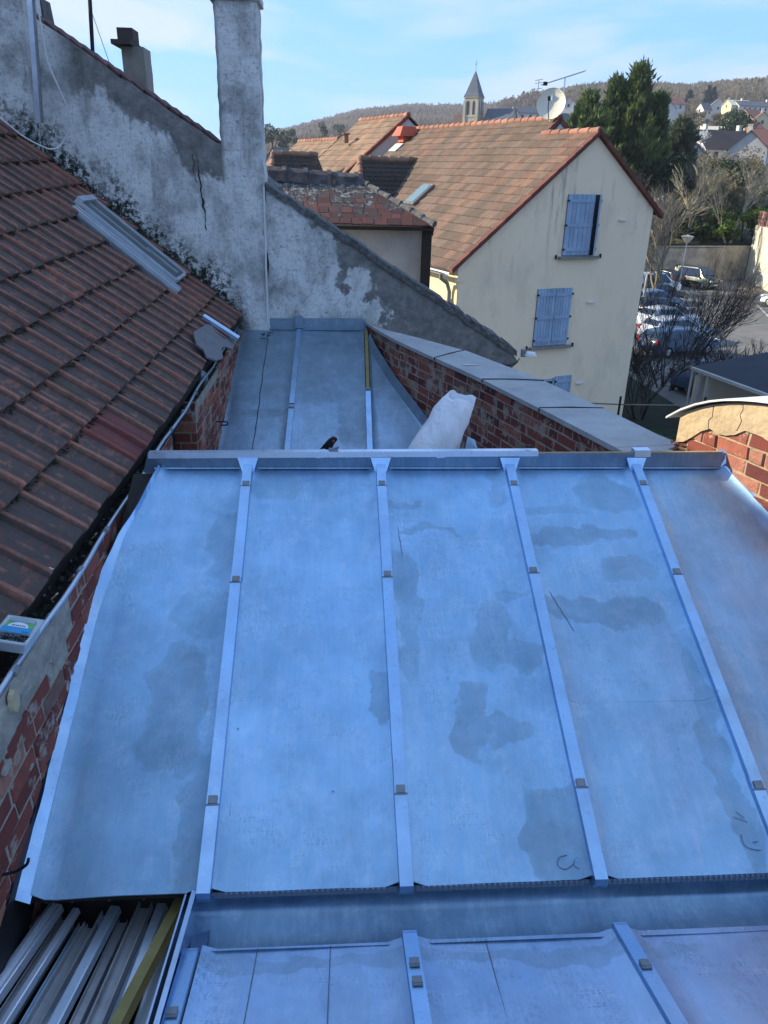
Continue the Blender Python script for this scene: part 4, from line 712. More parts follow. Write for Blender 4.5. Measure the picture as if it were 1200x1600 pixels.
# shed
def P3(px, py, z): return onZ(px, py, z)
sa, sb = onZ(1092, 577, 2.75), onZ(1200, 616, 2.75); dd = (sb-sa).normalized(); sb = sa+dd*6.5; nn = V((-dd.y, dd.x, 0)); nn = nn if nn.y > 0 else -nn; Dp = 4.6
shed = thing('shed', tuple((sa+sb)/2-V((0, 0, 2.75))), 'lean-to shed with dark ribbed roof and pale posts beside the shrub', 'shed'); m = MB(); n = 60; e0 = sa-dd*.3; 
for i in range(34):
    q0 = i/34; q1 = (i+1)/34; A_ = lambda q: nn*(Dp*q)+V((0, 0, .55*q)); m.slab([e0+A_(q0), sb+A_(q0), sb+A_((q0+q1)/2)+V((0, 0, .05)), e0+A_((q0+q1)/2)+V((0, 0, .05))], (0, 0, .02)); m.slab([e0+A_((q0+q1)/2)+V((0, 0, .05)), sb+A_((q0+q1)/2)+V((0, 0, .05)), sb+A_(q1), e0+A_(q1)], (0, 0, .02))
m.build('ribbed_roof', plain('dark_blue_ribbed_sheet', (.035, .045, .065), (.028, .036, .05), 2, .5, metal=.2), shed)
m = MB(); m.beam(e0-nn*.08+V((0, 0, -.02)), sb-nn*.08+V((0, 0, -.02)), .12, .10); m.build('gutter', M_HW[2], shed)
for q in (.02, .09, .6, .98): m = MB(); c = lerp(sa, sb, q)-nn*.0; m.box((c.x, c.y, 1.33), (.11, .11, 2.66), (dd, nn, V((0, 0, 1)))); m.build('post', M_HW[2], shed)
m = MB(); c = sa-V((0, 0, 2.75)); m.slab([c, c+dd*6.4, c+dd*6.4+V((0, 0, 1.2)), c+V((0, 0, 1.2))], nn*.12); m.slab([c-dd*.01, c-dd*.13, c-dd*.13+V((0, 0, 2.5)), c-dd*.01+V((0, 0, 2.5))], nn*4.4); m.slab([c+nn*4.4, c+dd*6.4+nn*4.4, c+dd*6.4+nn*4.4+V((0, 0, 3)), c+nn*4.4+V((0, 0, 3))], nn*.12); m.build('wall', M_HW[1], shed)
m = MB(); m.tube([sa-dd*.18-nn*.1, sa-dd*.18-nn*.1-V((0, 0, 2.6))], .045, 8); m.build('downpipe', M_HW[2], shed)
for i in range(4): q = c+dd*(1.2+i*1.1)+nn*1.6; mm = MB(); mm.box(q+V((0, 0, .75)), (.5, .6, 1.0), (dd, nn, V((0, 0, 1))), taper=1.15); mm.box(q+V((0, 0, 1.32)), (.64, .74, .1), (dd, nn, V((0, 0, 1)))); tag(mm.build('wheelie_bin', M_LAWN if i % 2 else M_BLACK), ['leftmost bin under the shed roof', 'second bin from the left under the shed roof', 'third bin from the left under the shed roof', 'rightmost bin under the shed roof'][i], 'bin', 'bins inside the shed')
# wire fence in the garden
ff = thing('wire_fence', (9.5, 22, 0), 'low wire fence with a thin top rail and green mesh crossing the garden', 'fence'); m = MB(); m.tube([(4.5, 22.4, 2.74), (8.6, 22.0, 2.70), (14.2, 21.9, 2.68)], .022, 6); m.build('top_rail', M_BARK, ff)
for x in (5.4, 8.58, 11.2, 13.8): m = MB(); m.tube([(x, 22, 0), (x, 22, 2.95)], .035, 6); m.build('post', M_BLACK, ff)
m = MB()
for i in range(90): x = 9.0+i*.06; m.tube([(x, 21.95, .3), (x, 21.95, 1.95)], .006, 3)
for k in range(14): m.tube([(9.0, 21.95, .3+k*.125), (14.4, 21.95, .3+k*.125)], .006, 3)
m.tube([(9.0, 21.95, 1.5), (14.4, 21.95, 2.35)], .018, 4); m.build('mesh', plain('green_wire', (.02, .09, .04)), ff)
# ================================================================= vegetation in the middle distance
for (px, py, D, zb, w_, mt, lb, n_, ns, sd, shp) in ((1004, 104, 78, 2.0, 14.5, M_CON, 'tall dark green conifer whose pointed top breaks the skyline', 42000, 520, 3, 1.05), (966, 126, 79, 2.0, 12.5, M_CON, 'slimmer dark conifer pressed against the left side of the tallest conifer', 32000, 420, 17, 1.0),
        (922, 150, 76, 2.0, 12.0, M_CON, 'shorter dark conifer with rounded top directly behind the house ridge, left of the other conifers', 30000, 420, 8, .8), (1032, 152, 80, 2.0, 8.5, M_CON, 'lower dark conifer pressed against the right side of the tallest conifer', 28000, 380, 27, .95), (1068, 190, 86, 3.0, 8.0, M_CON2, 'grey green loose conifer right of the dark conifers, in front of the brown roof', 22000, 300, 5, .6)):
    c = EYE+ray(px, py)*D; conifer('conifer_tree', c.x, c.y, zb, c.z-zb, w_, mt, lb, n_, ns, .48, sd, shape=shp)
for i, (px, py, D, h, w_) in enumerate(((1109, 135, 400, 15, 9), (1117, 138, 400, 14, 8), (1079, 142, 430, 9, 7))):
    c = EYE+ray(px, py)*D; conifer('conifer_tree', c.x, c.y, c.z-h, h, w_, mat_leaf('blue_needles_%d' % i, [(0, (.012, .03, .035)), (1, (.035, .065, .065))]), ['left one of the pair of blue conifers on the far slope', 'right one of the pair of blue conifers on the far slope', 'small dark conifer alone on the wooded slope left of the blue pair'][i], 1500, 90, 1.0, 20+i, shape=.7)
BT = [(24.0, 58.0, 0, 11.0, M_BARK, 'bare tree with fine upright twigs in front of the tallest conifer', 11, 5, .42), (27.5, 64, 0, 11.5, M_BARK, 'bushy bare tree right of the blossom, in front of the grey green conifer', 12, 5, .45),
      (33.6, 71.5+4, 3, 9.6, M_BARKP, 'pale trunked bare tree in the gap below the brown roofed houses', 13, 5, .34), (38.2, 76.5, 3.2, 9.6, M_BARKP, 'pale bare tree with tall fan of branches, second from the right edge', 14, 5, .34),
      (41.5, 77.5, 3.2, 9.0, M_BARKP, 'pale bare tree nearest the right edge above the lattice wall', 15, 5, .36), (30.5, 74.5, 3, 8.0, M_BARKP, 'leaning forked bare tree between the blossom and the dark ivy clump', 16, 4, .4), (36.2, 80, 3.2, 9.0, M_BARK, 'slender bare tree behind the pale fan branched one', 17, 5, .34)]
for (x, y, z, h, mt, lb, sd, lv, sp) in BT: bare_tree('bare_tree', x, y, z, h, mt, lb, sd, levels=lv, spread=sp*1.55, stems=1 if sd % 2 else 2, kids=(3, 4), twig=.013, l0=.25)
bare_tree('bare_shrub', 15.3, 34.0, 0, 6.6, M_BARKD, 'big dark leafless shrub fanning out in front of the parked cars', 31, levels=4, spread=.62, stems=9, kids=(3, 4), cat='shrub', r0=.045, twig=.009, l0=.30)
bare_tree('bare_shrub', 12.4, 29.5, 0, 4.4, M_BARKD, 'low brown tangled shrub at the foot of the beige house corner', 33, levels=4, spread=.7, stems=8, kids=(3, 4), cat='shrub', r0=.03, twig=.010, l0=.32)
bare_tree('bare_shrub', 16.6, 30.4, 0, 3.6, M_BARKD, 'low dark shrub against the end wall of the shed', 34, levels=4, spread=.7, stems=7, kids=(3, 4), cat='shrub', r0=.03, twig=.010, l0=.32)
bl = bare_tree('blossom_tree', 24.6, 66.5, 0, 7.4, M_BARK, 'small tree covered in white blossom beside the beige house corner', 41, levels=4, spread=.6, stems=4, kids=(3, 4), twig=.02, l0=.3)
T, R = leafcloud([(24.6+rnd(-2, 2), 66.5+rnd(-2, 2), rnd(2.6, 7.4)) for i in range(30)], [rnd(.5, 1.0) for i in range(30)], 2600, .13, rbase=.6); build_np('blossom', T, R, M_BLOSS, bl)
c = EYE+ray(1066, 232)*118; b2 = bare_tree('blossom_tree', c.x, c.y, c.z-6.5, 8.0, M_BARK, 'second white blossom tree in front of the brown roofed house', 42, levels=3, stems=3, l0=.3, twig=.03)
T, R = leafcloud([(c.x+rnd(-3, 3), c.y+rnd(-2, 2), c.z+rnd(-3.4, 2.2)) for i in range(22)], [rnd(.6, 1.1) for i in range(22)], 1500, .3, rbase=.75); build_np('blossom', T, R, M_BLOSS, b2)
BU = [(33.0, 81, 3.2, 6.5, 8.6, M_EVG, 'tall dark ivy covered clump between the blossom and the pale bare trees', 4200, .28, .35), (31.0, 87, 3.5, 5.5, 9.5, M_EVG, 'dark evergreen clump behind the ivy, below the brown roofed houses', 2600, .3, .4),
      (40.5, 78.5, 3.2, 6.5, 3.6, M_BRIGHT, 'bright yellow green bamboo hedge nearest the right edge', 4200, .26, .6), (37.4, 77.5, 3.2, 4.6, 3.2, M_BRIGHT, 'bright yellow green bush left of the bamboo hedge', 3000, .24, .5),
      (34.2, 76.2, 3.2, 4.0, 2.2, M_EVG, 'mid green ivy hanging over the rubble wall', 2200, .22, .75), (44.5, 80, 3.4, 6.0, 4.2, M_BRIGHT, 'tall light green bush at the right edge above the lattice', 3000, .26, .45),
      (30.3, 76, 3.0, 5.5, 3.6, M_SCRUB, 'brown winter scrub directly behind the yard wall, right of the blossom', 3600, .2, .35), (28.0, 70.5+4, 3.0, 5.0, 4.0, M_SCRUB, 'olive brown scrub between the blossom tree and the wall', 3000, .2, .45),
      (33.0, 79, 3.2, 5.0, 4.6, M_SCRUB, 'straw coloured scrub in the middle of the planted bank', 3200, .2, .6), (36.5, 84, 3.4, 8.0, 5.0, M_SCRUB, 'tall pale scrub under the pale bare trees', 3200, .24, .5),
      (42.5, 90, 4, 9.0, 6.0, M_SCRUB, 'pale scrub thicket behind the bamboo hedge', 3000, .28, .55), (28.5, 84, 3.4, 7.0, 6.6, M_SCRUB, 'brown thicket behind the blossom tree', 3200, .26, .4), (24.5, 76, 1.0, 8.0, 6.2, M_EVG, 'dark green undergrowth beneath the conifers', 3600, .3, .4)]
for (x, y, z, w_, h, mt, lb, n_, sz, rb) in BU: bush('bush', x, y, z, w_, h, mt, lb, n=n_, size=sz, rb=rb)
for i, (px, py, D, w_, h, mt, lb) in enumerate(((1155, 195, 220, 12, 9, M_EVG, 'round mid green tree on the slope left of the orange roofed houses'), (1035, 192, 150, 8, 8, M_CON2, 'dark rounded tree top just right of the conifer'), (1076, 190, 230, 8, 7, M_EVG, 'dark small tree above the brown roofed house'), (505, 208, 260, 6, 11, M_EVG, 'dark column shaped cypress at the foot of the long hill'),
     (460, 212, 330, 9, 7, M_EVG, 'dark round tree left of the cypress'), (425, 214, 230, 12, 9, M_CON2, 'grey green tree mass next to the white chimney'), (532, 203, 420, 9, 12, M_EVG, 'dark tree on the long hill right of the cypress'))):
    c = EYE+ray(px, py)*D; bush('tree', c.x, c.y, c.z-h*.6, w_, h, mt, lb, 'tree', 1300, w_*.06, 14, rb=.55)
# ================================================================= FOREGROUND
def zr(y): return 7.515 - .4385*(3.9-y)
YT, YB = 3.9, 1.955
BX = [-.462, .247, .951, 1.655]
# ---- main zinc roof slope
zt = thing('zinc_roof', (.6, 2.9, 7.0), 'large blue grey zinc roof slope with four long battens filling the middle of the picture', 'zinc roof')
def xl(y):   # left edge follows the crooked brick wall
    return float(np.interp(y, [1.9, 3.03, 3.45, 3.9], [-1.055, -1.06, -1.025, -.915]))
def xr(y): return 2.165+(3.9-y)*.36
def sheet(x0f, x1f, y0, y1, name, mat, lift=.0, nx=14, ny=44, bulge=.004, zf=zr, sd=1, amp=1.):
    m = MB(); rd = random.Random(sd); ph = [rd.uniform(0, 6) for _ in range(6)]
    for j in range(ny+1):
        y = lerp(y0, y1, j/ny); a, b = x0f(y), x1f(y)
        for i in range(nx+1):
            t = i/nx; x = lerp(a, b, t); e = min(t, 1-t)*(b-a); z = zf(y)+lift + max(0, .018-e)*1.2
            z += amp*bulge*(sin(x*7+ph[0]+y*2)*cos(y*3.1+ph[1]) + .5*sin(x*13+y*5+ph[2]))*min(1, e*14)*min(1, (y1-y+.02)*6)
            m.v.append((x, y, z))
    w_ = nx+1; m.f = [(j*w_+i, j*w_+i+1, (j+1)*w_+i+1, (j+1)*w_+i) for j in range(ny) for i in range(nx)]; m.r = [.5]*len(m.f)
    o = len(m.v); m.v += [(p[0], p[1], p[2]-.004) for p in m.v[:nx+1]]; m.f += [(i+1, i, o+i, o+i+1) for i in range(nx)]; m.r += [.5]*nx
    return m.build(name, mat, zt if zf is zr else PAR[0], smooth=50)
PAR = [zt]; hb = .026
e_ = [xl]+[(lambda y, b=b: b) for b in BX]+[xr]
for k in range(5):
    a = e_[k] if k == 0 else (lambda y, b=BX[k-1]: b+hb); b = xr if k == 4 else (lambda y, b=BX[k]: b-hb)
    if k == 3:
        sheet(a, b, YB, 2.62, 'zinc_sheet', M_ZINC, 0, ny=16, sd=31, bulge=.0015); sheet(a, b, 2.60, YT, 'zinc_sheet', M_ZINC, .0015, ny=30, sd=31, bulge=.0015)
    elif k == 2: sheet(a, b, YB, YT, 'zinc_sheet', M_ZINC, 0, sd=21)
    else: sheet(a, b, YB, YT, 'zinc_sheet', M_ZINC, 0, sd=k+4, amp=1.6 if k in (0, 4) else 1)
DIR = V((0, 1, .4385)).normalized(); RN = V((0, -.4385, 1)).normalized()
def rp(x, y, up=0.): return V((x, y, zr(y)))+RN*up
capp = [(-.029, 0), (-.024, .040), (.024, .040), (.029, 0)]
CY = [(3.77, 3.20, 2.25), (3.77, 3.22, 2.27), (3.77, 3.235, 2.275), (3.77, 3.22, 2.25)]
for k, bx in enumerate(BX):
    m = MB(); ys = [YB-.012]+sorted(CY[k])+[YT]; 
    for i in range(len(ys)-1):
        j = rnd(-.0015, .0015); m.sweep(rp(bx+j, ys[i], .002*i), rp(bx-j, ys[i+1]+.02, .002*i+.001), capp, RN)
    m.slab([rp(bx-.029, YB-.012, 0), rp(bx+.029, YB-.012, 0), rp(bx+.024, YB-.012, .04), rp(bx-.024, YB-.012, .04)], (0, -.004, -.02))
    cp_ = m.build('batten_cap', M_BATT, zt)
    for y in CY[k]:
        m = MB(); m.box(rp(bx, y-.008, .046), (.034, .030, .006), (V((1, 0, 0)), DIR, RN)); m.box(rp(bx, y-.024, .0435), (.054, .004, .005), (V((1, 0, 0)), DIR, RN)); m.build('clip', M_LEAD, cp_)
    # flared head where the batten meets the ridge upstand
    m = MB(); m.slab([rp(bx-.03, YT-.03, .0), rp(bx+.03, YT-.03, .0), V((bx+.055, YT-.004, 7.575)), V((bx-.055, YT-.004, 7.575))], (0, -.012, .012)); m.build('batten_head', M_BATT, zt)
# solder smears and crooked scribed lines beside the battens
M_SCR = plain('dark_scribe', (.03, .04, .05), rough=.6)
for (x0, x1, ya, yb, sd) in ((-.425, -.43, 3.86, 3.35, 1), (-.42, -.40, 2.9, 2.2, 2), (.285, .33, 3.85, 3.35, 3), (.215, .205, 3.3, 2.75, 4), (1.62, 1.60, 3.84, 3.22, 5), (.982, 1.09, 3.24, 2.93, 6)):
    rd = random.Random(sd); m = MB(); n = 14; pts = [rp(lerp(x0, x1, i/n)+rd.uniform(-.004, .004), lerp(ya, yb, i/n), .003+(.004 if x0 > 1 else 0)) for i in range(n+1)]
    m.tube(pts, .0011, 3); m.build('scribed_line', M_SCR, zt)
def curve_tube(pts, r, name, mat, parent=None, n=6): 
    P = [V(p) for p in pts]; out = []
    for i in range(len(P)-1):
        a = P[max(i-1, 0)]; b = P[i]; c = P[i+1]; d = P[min(i+2, len(P)-1)]
        for k in range(6): t = k/6; out.append(.5*((2*b)+(c-a)*t+(2*a-5*b+4*c-d)*t*t+(3*b-a-3*c+d)*t**3))
    out.append(P[-1]); m = MB(); m.tube(out, r, n); return m.build(name, mat, parent, smooth=60)
for (pl) in ([(886, 1336), (874, 1340), (872, 1352), (884, 1358), (896, 1350)], [(900, 1340), (912, 1345), (908, 1357), (897, 1352), (898, 1342)], [(1158, 1304), (1165, 1322), (1190, 1328), (1192, 1315), (1176, 1316)], [(1146, 1276), (1168, 1284)], [(1150, 1268), (1163, 1278)]):
    pts = [hit(x, y, (0, 3.9, 7.5205), (0, -.4385, 1)) for x, y in pl]; curve_tube(pts, .0015, 'scribed_mark', plain('pencil_%d' % pl[0][0], (.16, .2, .25)), zt, 3)
# ridge upstand, cap, wooden core
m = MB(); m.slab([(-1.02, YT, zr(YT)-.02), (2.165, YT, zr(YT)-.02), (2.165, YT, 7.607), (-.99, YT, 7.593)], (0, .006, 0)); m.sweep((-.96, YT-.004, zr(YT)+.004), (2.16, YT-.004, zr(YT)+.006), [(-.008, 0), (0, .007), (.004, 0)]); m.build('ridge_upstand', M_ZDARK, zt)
m = MB(); m.sweep((-.985, YT+.022, 7.598), (1.108, YT+.022, 7.612), [(-.028, -.018), (-.026, .006), (.026, .010), (.03, -.02)]); m.sweep((1.645, YT+.02, 7.618), (1.735, YT+.02, 7.619), [(-.03, -.03), (-.026, .008), (.026, .008), (.03, -.03)]); 
for x in (-.1, .55): m.sweep((x, YT+.022, 7.6), (x+.05, YT+.022, 7.602+.003), [(-.029, -.018), (-.027, .0085), (.027, .0125), (.031, -.02)])
m.build('ridge_cap', M_ZBRIGHT, zt)
m = MB(); m.slab([(1.0, YT+.008, 7.3), (2.15, YT+.008, 7.3), (2.15, YT+.008, 7.613), (1.0, YT+.008, 7.604)], (0, .02, 0)); m.slab([(-.99, YT+.03, 6.5), (2.2, YT+.03, 6.5), (2.2, YT+.03, 7.58), (-.99, YT+.03, 7.57)], (0, .03, 0)); m.build('ridge_board', plain('raw_board', (.38, .28, .16), (.28, .2, .12), 20, .8), zt)
# left turned-up edge strip, right upstand against the brick wall
m = MB(); n = 40; ys = [lerp(1.93, 3.88, i/n) for i in range(n+1)]
vs = []
for y in ys:
    f = min(1, max(0, (3.55-y)/.3)); wv = .004*sin(y*9)+.003*sin(y*23); x = xl(y); z = zr(y)+.020; o = lerp(.012, .042, f); vs += [(x+.003, y, z-.004), (x-o+wv, y, z+.022+wv*.7), (x-o-.006+wv, y, z+.017+wv*.7)]
m.add(vs, [(i*3+k, i*3+k+1, (i+1)*3+k+1, (i+1)*3+k) for i in range(n) for k in range(2)]); m.build('turned_up_edge', M_BATT, zt)
def mp_(y): return xl(y)
m = MB(); vs = []; n = 24
for i in range(n+1):
    y = lerp(1.6, 3.93, i/n); x = xr(y); vs += [(x-.004, y, zr(y)+.018), (x+.035, y+.01, zr(y)+.05), (x+.075, y+.02, zr(y)+.13), (x+.09, y+.03, zr(y)+.125)]
m.add(vs, [(i*4+k, (i+1)*4+k, (i+1)*4+k+1, i*4+k+1) for i in range(n) for k in range(3)]); m.build('side_upstand', M_ZBRIGHT, zt, smooth=50)
m = MB(); m.slab([V((2.15, 3.9, 7.52)), V((2.25, 3.86, 7.66)), V((2.2, 3.98, 7.63)), V((2.13, 3.93, 7.61))], (0, 0, .006)); m.build('corner_flap', M_ZBRIGHT, zt)
# eave comb, fascia, gutter floor
ZE = zr(YB); XG = -.50
m = MB(); m.sweep((XG, YB+.004, ZE-.014), (2.9, YB+.004, ZE-.014), [(-.003, -.016), (-.003, .008), (.004, .008), (.004, -.016)]); 
for i in range(170): x = XG+.03+i*.02; m.box((x, YB-.001, ZE-.014), (.007, .008, .022))
m.build('comb_strip', plain('comb_grey', (.25, .3, .36), (.2, .24, .3), 30, .5, .4), zt)
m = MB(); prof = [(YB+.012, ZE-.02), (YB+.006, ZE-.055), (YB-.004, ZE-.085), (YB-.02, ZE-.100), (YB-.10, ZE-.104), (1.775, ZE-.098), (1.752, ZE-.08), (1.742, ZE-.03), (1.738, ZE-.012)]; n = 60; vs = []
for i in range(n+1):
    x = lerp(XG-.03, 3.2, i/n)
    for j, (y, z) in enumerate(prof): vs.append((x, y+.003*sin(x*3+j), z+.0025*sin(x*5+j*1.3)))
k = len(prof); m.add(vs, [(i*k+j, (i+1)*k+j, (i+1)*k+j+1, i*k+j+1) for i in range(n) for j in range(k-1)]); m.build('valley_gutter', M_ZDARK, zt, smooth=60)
m = MB(); m.slab([(-1.08, 1.98, ZE-.02), (3.0, 1.98, ZE-.02), (3.0, 3.93, zr(3.93)-.05), (-1.08, 3.93, zr(3.93)-.05)], (0, 0, -.03)); m.build('roof_boarding', M_WOODD, zt)
m = MB(); m.slab([(-.47, 2.0, 4), (3.2, 2.0, 4), (3.2, 2.0, 6.58), (-.47, 2.0, 6.52)], (0, .1, 0)); m.build('under_wall', M_WOODD, zt)
# ---- front zinc slope falling away from the camera to the gutter
zf_ = thing('zinc_roof', (.6, 1.2, 6.8), 'worn pale zinc slope along the bottom edge, below the dark valley gutter', 'zinc roof'); PAR[0] = zf_
def zfr(y): return 6.642+(1.745-y)*.344
FB = [-.47, .243, .962, 1.68]; FN = V((0, .344, 1)).normalized(); FD = V((0, 1, -.344)).normalized()
def fp(x, y, up=0.): return V((x, y, zfr(y)))+FN*up
for k in range(4):
    a = FB[k]+.026 if k else FB[0]+.03; b = FB[k+1]-.026 if k < 3 else 2.6
    sheet(lambda y, a=a: a, lambda y, b=b: b, .35, 1.757+.004*k, 'zinc_sheet', M_ZFRONT, 0, zf=zfr, ny=30, sd=50+k, bulge=.003)
m = MB()
for x in (-.26, -.02, .50): m.tube([fp(x, 1.75, .001), fp(x-.01, 1.3, .001)], .0022, 3)
m.build('fold_line', plain('fold_grey', (.2, .25, .3), rough=.5, metal=.3), zf_)
for k, bx in enumerate(FB):
    m = MB(); y1 = 1.755 if k else 1.71; m.sweep(fp(bx, .35), fp(bx, y1), capp, FN); m.slab([fp(bx-.029, y1, 0), fp(bx+.029, y1, 0), fp(bx+.024, y1-.012, .04), fp(bx-.024, y1-.012, .04)], FD*.008)
    cp_ = m.build('batten_cap', M_BATT, zf_)
    for y in ((1.44,) if k == 0 else (1.60, 1.52) if k == 1 else (1.55,)):
        m = MB(); m.box(fp(bx, y, .047), (.03, .028, .008), (V((1, 0, 0)), FD, FN)); m.box(fp(bx, y-.014, .045), (.032, .008, .006), (V((1, 0, 0)), FD, FN)); m.build('clip', M_LEAD, cp_)
# bright double edge flashing beside the laid profiles
ef = thing('edge_flashing', (-.54, 1.6, 6.6), 'upright bright double-folded zinc edge strip between the yellow timber and the worn slope', 'flashing')
m = MB(); m.slab([(-.50, 2.03, 6.50), (-.50, .8, 6.86), (-.50, .8, 7.0), (-.50, 2.03, 6.655)], (-.006, 0, 0)); m.slab([(-.525, 2.03, 6.50), (-.525, .8, 6.86), (-.525, .8, 6.985), (-.525, 2.03, 6.640)], (-.006, 0, 0))
m.slab([(-.494, 1.95, 6.535), (-.494, .8, 6.9), (-.44, .8, 6.93), (-.44, 1.95, 6.54)], (0, 0, -.004)); m.slab([(-.506, 2.03, 6.652), (-.506, .8, 6.997), (-.49, .8, 6.997), (-.49, 2.03, 6.652)], (0, 0, .004)); m.build('folded_strip', M_ZBRIGHT, ef)
# yellow timber and zinc profiles laid in the void at lower left
BD = V((.115, 1, -.175)).normalized(); BR = BD.cross(V((0, 0, 1))).normalized(); BU_ = BR.cross(BD)
m = MB(); a = V((-.573, 2.05, 6.508)); m.beam(a, a-V((.15, .98, -.25)), .036, .052); tag(m.build('timber_batten', M_WOODY), 'yellow treated timber batten lying beside the stack of zinc profiles', 'timber')
PR = [('U', .052, .032, -1.115, 6.44, .0, 'wide grooved zinc profile nearest the brick wall in the stack'), ('C', .05, .03, -1.035, 6.475, .02, 'bright double-ribbed zinc profile, second from the brick wall'), ('C', .022, .02, -.955, 6.485, .0, 'narrow shining zinc profile near the middle of the stack'),
      ('U', .05, .03, -.885, 6.47, -.06, 'brownish zinc trough to the right of the narrow shining profile'), ('C', .036, .026, -.815, 6.48, .0, 'blue grey capped zinc profile in the middle of the stack'), ('U', .045, .03, -.745, 6.465, -.3, 'short zinc profile with its end cut back inside the stack'),
      ('U', .05, .032, -.705, 6.475, .01, 'flat dull zinc profile, third from the yellow timber'), ('C', .034, .026, -.645, 6.485, .0, 'pale zinc profile with a wavy stain lying next to the yellow timber'), ('C', .04, .02, -.605, 6.455, -.12, 'short flat zinc profile tucked below the yellow timber')]
for i, (ty, w_, h, x, z, dy, lb) in enumerate(PR):
    d = (BD+BR*(-.018*(i-4))).normalized(); a = V((x, 2.04+dy, z)); b = a-d*1.15; m = MB(); q = .004
    if ty == 'U': prof = [(-w_/2, h), (-w_/2, 0), (w_/2, 0), (w_/2, h), (w_/2-q, h), (w_/2-q, q), (-w_/2+q, q), (-w_/2+q, h)]
    else: prof = [(-w_/2-.006, 0), (-w_/2, h*.9), (-w_/2+.004, h), (w_/2-.004, h), (w_/2, h*.9), (w_/2+.006, 0), (w_/2+.002, 0), (w_/2-.005, h-q), (-w_/2+.005, h-q), (-w_/2-.002, 0)]
    m.sweep(b, a, prof); 
    if i == 1: m.sweep(b+V((.0, 0, h)), a+V((0, 0, h)), [(-.012, 0), (-.009, .008), (-.003, .008), (0, 0), (.006, .007), (.012, 0)])
    tag(m.build('zinc_profile', [M_BARA, M_BARC, M_BARC, M_BARB, M_BARA, M_BARA, M_BARB, M_BARA, M_BARC][i]), lb, 'metal profile', 'zinc profiles stacked at lower left')
for i, (x, w_, h, dy, mt, lb) in enumerate(((-1.085, .03, .04, -.05, M_BARC, 'bright narrow strip in the gap right of the grooved profile'), (-.995, .03, .02, .0, M_BARB, 'dull flat strip between the two bright profiles'), (-.92, .034, .02, -.03, M_BARA, 'grey strip directly right of the narrow shining profile'), (-.85, .03, .03, .01, M_BARC, 'shiny strip between the brownish trough and the capped profile'), (-.78, .034, .018, -.02, M_BARB, 'low dark strip right of the blue grey capped profile'), (-.675, .03, .02, -.04, M_BARC, 'bright strip between the flat dull profile and the stained one'))):
    d = (BD+BR*(-.018*((x+.86)/.07))).normalized(); a = V((x, 2.03+dy, 6.452)); m = MB(); m.sweep(a-d*1.15, a, [(-w_/2, 0), (-w_/2, h), (-w_/2+.003, h), (-w_/2+.003, .004), (w_/2-.003, .004), (w_/2-.003, h), (w_/2, h), (w_/2, 0)]); tag(m.build('zinc_profile', mt), lb, 'metal profile', 'zinc profiles stacked at lower left')
    m = MB(); m.beam(a-d*1.15-V((0, 0, .02)), a-V((0, 0, .02)), .062, .012); tag(m.build('zinc_strip', M_BARA if i % 2 else M_BARB), ['lowest flat strip nearest the brick wall under the stack', 'second flat strip from the brick wall under the stack', 'third flat strip from the brick wall under the stack', 'fourth flat strip from the brick wall under the stack', 'fifth flat strip from the brick wall under the stack', 'flat strip nearest the yellow timber under the stack'][i], 'metal strip', 'flat strips under the profiles')
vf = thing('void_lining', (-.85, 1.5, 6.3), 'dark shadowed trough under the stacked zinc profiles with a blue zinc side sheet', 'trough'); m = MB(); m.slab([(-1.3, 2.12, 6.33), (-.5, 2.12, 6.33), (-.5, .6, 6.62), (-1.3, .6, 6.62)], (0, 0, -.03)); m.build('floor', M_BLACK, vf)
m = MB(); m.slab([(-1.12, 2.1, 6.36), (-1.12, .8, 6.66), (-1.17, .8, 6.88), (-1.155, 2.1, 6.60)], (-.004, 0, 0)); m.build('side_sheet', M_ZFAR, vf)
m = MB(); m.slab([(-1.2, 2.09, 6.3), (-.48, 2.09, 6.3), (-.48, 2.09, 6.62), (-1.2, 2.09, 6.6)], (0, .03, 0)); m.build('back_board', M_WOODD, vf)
m = MB()
for x in (-1.02, -.93, -.80, -.68): m.box((x, 2.03, ZE-.035), (.05, .05, .018)); m.tube([(x-.012, 2.0, ZE-.03), (x-.012, 2.0, ZE-.075)], .004, 5)
m.build('bracket', M_LEAD, vf)
